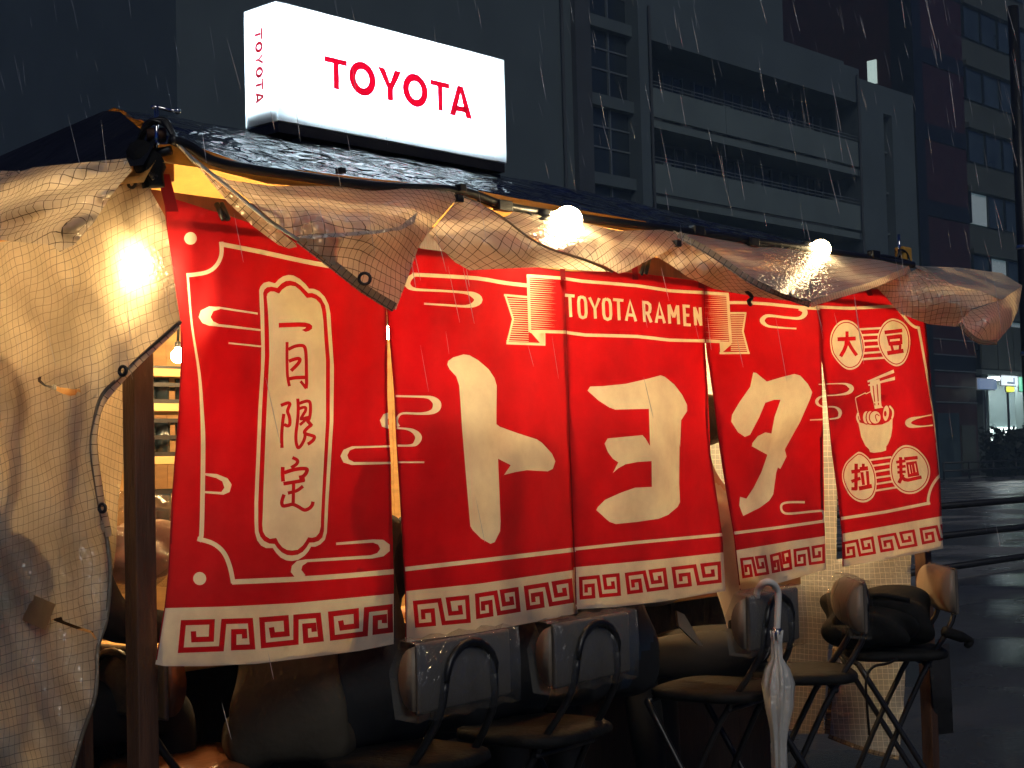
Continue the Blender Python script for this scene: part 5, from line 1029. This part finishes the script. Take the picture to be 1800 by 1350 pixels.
sheet_px('cloth', [(1632, 1140), (1668, 1130), (1672, 1200), (1676, 1288), (1646, 1292), (1640, 1230)], [(1632, 1140, .10), (1668, 1130, .08), (1676, 1288, .1), (1646, 1292, .13), (1655, 1220, .05)], M['coat'], ct, seed=21)
um = empty('clear_umbrella', tuple(PY(1352, 1020, -.245)), label='folded clear plastic umbrella hooked on a chair back', cat='umbrella'); o0 = np.array(um.location)
UY = -.245
MB().tube(catmull(pc((1330, 1050, UY+.05), (1333, 1035, UY+.04), (1343, 1024, UY+.015), (1356, 1024, UY), (1366, 1036, UY), (1368, 1055, UY), (1365, 1115, UY)), 6), .0095, 10).build('handle', M['white'], um, True)
top = np.array(PY(1365, 1112, UY))-o0
mb = MB(); nn = 36; vs = []; prof = [(0, .013), (.03, .015), (.07, .014), (.10, .030), (.14, .038), (.20, .034), (.26, .022), (.30, .018), (.42, .019), (.58, .017), (.66, .007)]
for zz, r in prof:
    for k in range(nn):
        a = 2*math.pi*k/nn; rr = r*(1+.22*math.sin(a*8+zz*6)*(1 if zz > .05 else .2)+.12*math.sin(a*3+zz*20))
        vs.append((top[0]+rr*math.cos(a)-zz*.02, top[1]+rr*math.sin(a), top[2]-zz))
mb.add(vs, [(i*nn+k, i*nn+(k+1) % nn, (i+1)*nn+(k+1) % nn, (i+1)*nn+k) for i in range(len(prof)-1) for k in range(nn)])
mb.build('canopy', M['umb'], um, True)
MB().tube([top+np.array([0, 0, .02]), top+np.array([-.014, 0, -.70])], .004, 8).build('shaft', M['steel'], um, True)
MB().tube([top+np.array([0, 0, .012]), top+np.array([0, 0, -.02])], .0145, 10).build('collar', M['steel'], um, True)
for k in range(8):
    a = 2*math.pi*k/8; b0 = top+np.array([.013*math.cos(a), .013*math.sin(a), -.03]); MB().tube([b0, b0+np.array([.004*math.cos(a), .004*math.sin(a), .036])], .0022, 5).build('rib_tip', M['white'], um, True)
wb = empty('tan_wedge', tuple(PY(1212, 1105, .05)), label='tan wooden blade leaning under the third curtain panel', cat='wedge'); o0 = np.array(wb.location)  # made-up tapered board standing in for an unidentified tan edge
mb = MB(); A = pc((1190, 1074, .05), (1203, 1080, .05), (1236, 1136, .05), (1228, 1134, .05), (1193, 1100, .05)); B = [a+np.array([.006, .012, 0]) for a in A]; n = len(A)
mb.add(A+B, [tuple(range(n-1, -1, -1)), tuple(n+k for k in range(n))]+[(k, (k+1) % n, n+(k+1) % n, n+k) for k in range(n)]); mb.build('sliver', M['tan'], wb)

# ------------------------------------------------------------------ seated customers behind the curtain
def person(loc, rz, label, top, sleeve, legs, lean=.0, headturn=0., arm_l=None, arm_r=None, sc_=1., pelvis=None, lv=3, hemcloth=None):
    P = {}; Ed = []; Rd = {}; Mt = {}
    def v(n, p, r, m, par=None):
        P[n] = p; Rd[n] = r; Mt[n] = m
        if par: Ed.append((par, n))
    v('pelvis', (0, 0, .83), (.155, .125), 'pelvis'); v('waist', (0, .02+lean*.3, .98), (.145, .11), 'top', 'pelvis'); v('chest', (0, .05+lean*.7, 1.16), (.165, .115), 'top', 'waist'); v('upper', (0, .07+lean, 1.27), (.12, .09), 'top', 'chest')
    v('neck', (0, .09+lean*1.1, 1.36), (.05, .05), 'skin', 'upper'); v('jaw', (0, .12+lean*1.15, 1.42), (.062, .068), 'skin', 'neck'); v('head', (0, .115+lean*1.2, 1.50), (.078, .092), 'skin', 'jaw'); v('crown', (0, .10+lean*1.2, 1.575), (.06, .07), 'skin', 'head')
    v('nose', (0, .215+lean*1.2, 1.475), (.012, .014), 'skin', 'head')
    for s, nm, arm in ((-1, 'l', arm_l), (1, 'r', arm_r)):
        e, wv = arm or ((s*.235, .17+lean, 1.02), (s*.13, .40+lean, 1.0))
        v('sh'+nm, (s*.165, .06+lean, 1.26), (.068, .068), 'top', 'upper'); v('el'+nm, e, (.052, .052), 'sleeve', 'sh'+nm); v('wr'+nm, wv, (.032, .028), 'sleeve', 'el'+nm)
        d = np.array(wv)-np.array(e); d /= np.linalg.norm(d); pm = np.array(wv)+d*.055; v('pa'+nm, tuple(pm), (.036, .018), 'skin', 'wr'+nm)
        for k in range(4):
            o_ = np.array([(k-1.5)*.019, 0, 0]); L_ = (.052, .060, .056, .044)[k]; b0 = pm+d*.022+o_; v('f%d%s' % (k, nm), tuple(b0), (.009, .009), 'skin', 'pa'+nm); v('g%d%s' % (k, nm), tuple(b0+d*L_*.6+np.array([0, 0, -.006])), (.008, .008), 'skin', 'f%d%s' % (k, nm)); v('h%d%s' % (k, nm), tuple(b0+d*L_+np.array([0, 0, -.022])), (.007, .007), 'skin', 'g%d%s' % (k, nm))
        t0 = np.array(wv)+d*.03+np.array([-s*.034, 0, 0]); v('t0'+nm, tuple(t0), (.011, .011), 'skin', 'pa'+nm); v('t1'+nm, tuple(t0+d*.035+np.array([-s*.014, 0, -.01])), (.009, .009), 'skin', 't0'+nm)
        v('hip'+nm, (s*.085, .04, .82), (.10, .09), 'legs', 'pelvis'); v('kn'+nm, (s*.12, .38, .80), (.072, .072), 'legs', 'hip'+nm); v('an'+nm, (s*.11, .34, .38), (.048, .048), 'legs', 'kn'+nm); v('to'+nm, (s*.11, .48, .33), (.042, .034), 'shoe', 'an'+nm)
    names = list(P); idx = {n: i for i, n in enumerate(names)}
    me = bpy.data.meshes.new('b'); me.from_pydata([P[n] for n in names], [(idx[a], idx[b]) for a, b in Ed], []); tmp = bpy.data.objects.new('b', me); col.objects.link(tmp)
    sk = tmp.modifiers.new('skin', 'SKIN'); sk.use_smooth_shade = True; sk.branch_smoothing = .6
    for i, n in enumerate(names): me.skin_vertices[0].data[i].radius = Rd[n]
    for d_ in me.skin_vertices[0].data: d_.use_root = False
    me.skin_vertices[0].data[0].use_root = True
    ss = tmp.modifiers.new('sub', 'SUBSURF'); ss.levels = lv; ss.render_levels = lv
    dg = bpy.context.evaluated_depsgraph_get(); ev = tmp.evaluated_get(dg); bm_ = bpy.data.meshes.new_from_object(ev)
    bpy.data.objects.remove(tmp)
    mats = [top, sleeve, legs, M['skin'], M['pad'], pelvis or legs]; key = {'pelvis': 5, 'top': 0, 'sleeve': 1, 'legs': 2, 'skin': 3, 'shoe': 4}
    seg = []
    for a, b in Ed:
        for t in (0, .35, .7, 1.): seg.append((np.array(P[a])*(1-t)+np.array(P[b])*t, key[Mt[b] if t > .3 or Mt[a] != 'skin' else Mt[a]]))
    pts = np.array([q for q, _ in seg]); ks = np.array([k for _, k in seg])
    cen = np.zeros(len(bm_.polygons)*3); bm_.polygons.foreach_get('center', cen); cen = cen.reshape(-1, 3)
    near = np.argmin(((cen[:, None]-pts[None])**2).sum(2), 1); bm_.materials.clear()
    for mm in mats: bm_.materials.append(mm)
    bm_.polygons.foreach_set('material_index', ks[near].tolist())
    r = empty('person', loc, rz, label=label, cat='person'); r.scale = (sc_,)*3
    body = link('body', bm_, mats, r, True)
    hr = lump('hair', .088, .105, .085, M['hair'], r, 4, .05, 3, loc=(0, .085+lean*1.2, 1.545), sq=2.2)
    if hemcloth:
        mb = MB(); n = 40; lv_ = [(.80, .97), (.81, 1.0), (.86, 1.02), (.92, .99), (.98, .94), (1.02, .88)]
        for zz, k_ in lv_:
            for i in range(n):
                a = 2*math.pi*i/n; f_ = 1+.03*math.sin(a*7+zz*25)+.02*math.sin(a*11-zz*40); mb.v.append((.172*k_*f_*math.cos(a), .005+(zz-.8)*.25+.145*k_*f_*math.sin(a), zz))
        mb.f = [(j*n+i, j*n+(i+1) % n, (j+1)*n+(i+1) % n, (j+1)*n+i) for j in range(len(lv_)-1) for i in range(n)]; mb.mi = [0]*len(mb.f)
        mb.build('sweater', hemcloth, r, True)
    return r
person((.43, .14, .03), R(-42), 'seated customer in an olive top behind the first panel', M['olive'], M['olive'], M['olive'], lean=.12, sc_=.92)
person((.66, .08, -.02), R(-6), 'seated customer in black between the first two panels', M['coat'], M['coat'], M['denim'], lean=.14)
person((1.11, .08, -.02), R(-2), 'seated customer in dark clothes behind the white letter to', M['coat'], M['coat'], M['denim'], lean=.12)
person((1.60, .10, -.02), R(-4), 'seated customer in a navy jacket behind the third panel', M['blue'], M['blue'], M['denim'], lean=.12)
person((2.30, .10, -.02), R(25), 'seated customer in a pale shirt behind the fourth panel', M['shirt'], M['shirt'], M['denim'], lean=.08)
hp = PX(35, 715, .01)
person((hp[0]-.05, hp[1], hp[2]-1.5), R(-85), 'customer in brown and black behind the left vinyl curtain', M['brownc'], M['coat'], M['denim'], lean=-.05, arm_r=((.25, .10, 1.02), (.22, .34, .99)))

# ------------------------------------------------------------------ falling rain
rm, nt, b, o = base_mat('rain water'); b.inputs['Base Color'].default_value = (.9, .93, .96, 1); b.inputs['Roughness'].default_value = .1
tr = N(nt, 'ShaderNodeBsdfTranslucent'); tr.inputs[0].default_value = (.9, .93, .96, 1); tp = N(nt, 'ShaderNodeBsdfTransparent')
a1 = N(nt, 'ShaderNodeMixShader'); a1.inputs[0].default_value = .5; a2 = N(nt, 'ShaderNodeMixShader'); a2.inputs[0].default_value = .45
nt.links.new(b.outputs[0], a1.inputs[1]); nt.links.new(tr.outputs[0], a1.inputs[2]); nt.links.new(a1.outputs[0], a2.inputs[1]); nt.links.new(tp.outputs[0], a2.inputs[2]); nt.links.new(a2.outputs[0], o.inputs[0])
mb = MB(); rr = np.random.default_rng(11); cnt = 0
while cnt < 420:
    x = rr.uniform(-100, 1900); y = rr.uniform(-60, 640) if rr.random() < .93 else rr.uniform(640, 1300); t = rr.uniform(2.0, 7.5)
    if x < 400 and rr.random() < .5: continue
    p = CAM+ray(x, y)*t
    if -.15 < p[0] < 3.35 and -.4 < p[1] < 1.9 and p[2] < 2.35: continue
    if p[1] > 1.9 and p[2] < 1.9: continue
    L_ = rr.uniform(.035, .10); r = rr.uniform(.0003, .0008); d = np.array([0, 0, -1.])+rgt*rr.uniform(.08, .26); d /= np.linalg.norm(d)
    mb.tube([p-d*L_/2, p-d*L_*.2, p+d*L_*.25, p+d*L_/2], [r*.15, r*.8, r, r*.3], 4, caps=False); cnt += 1
mb.build('rain', rm, kind='stuff', label='fine rain falling in front of the dark buildings', cat='rain')
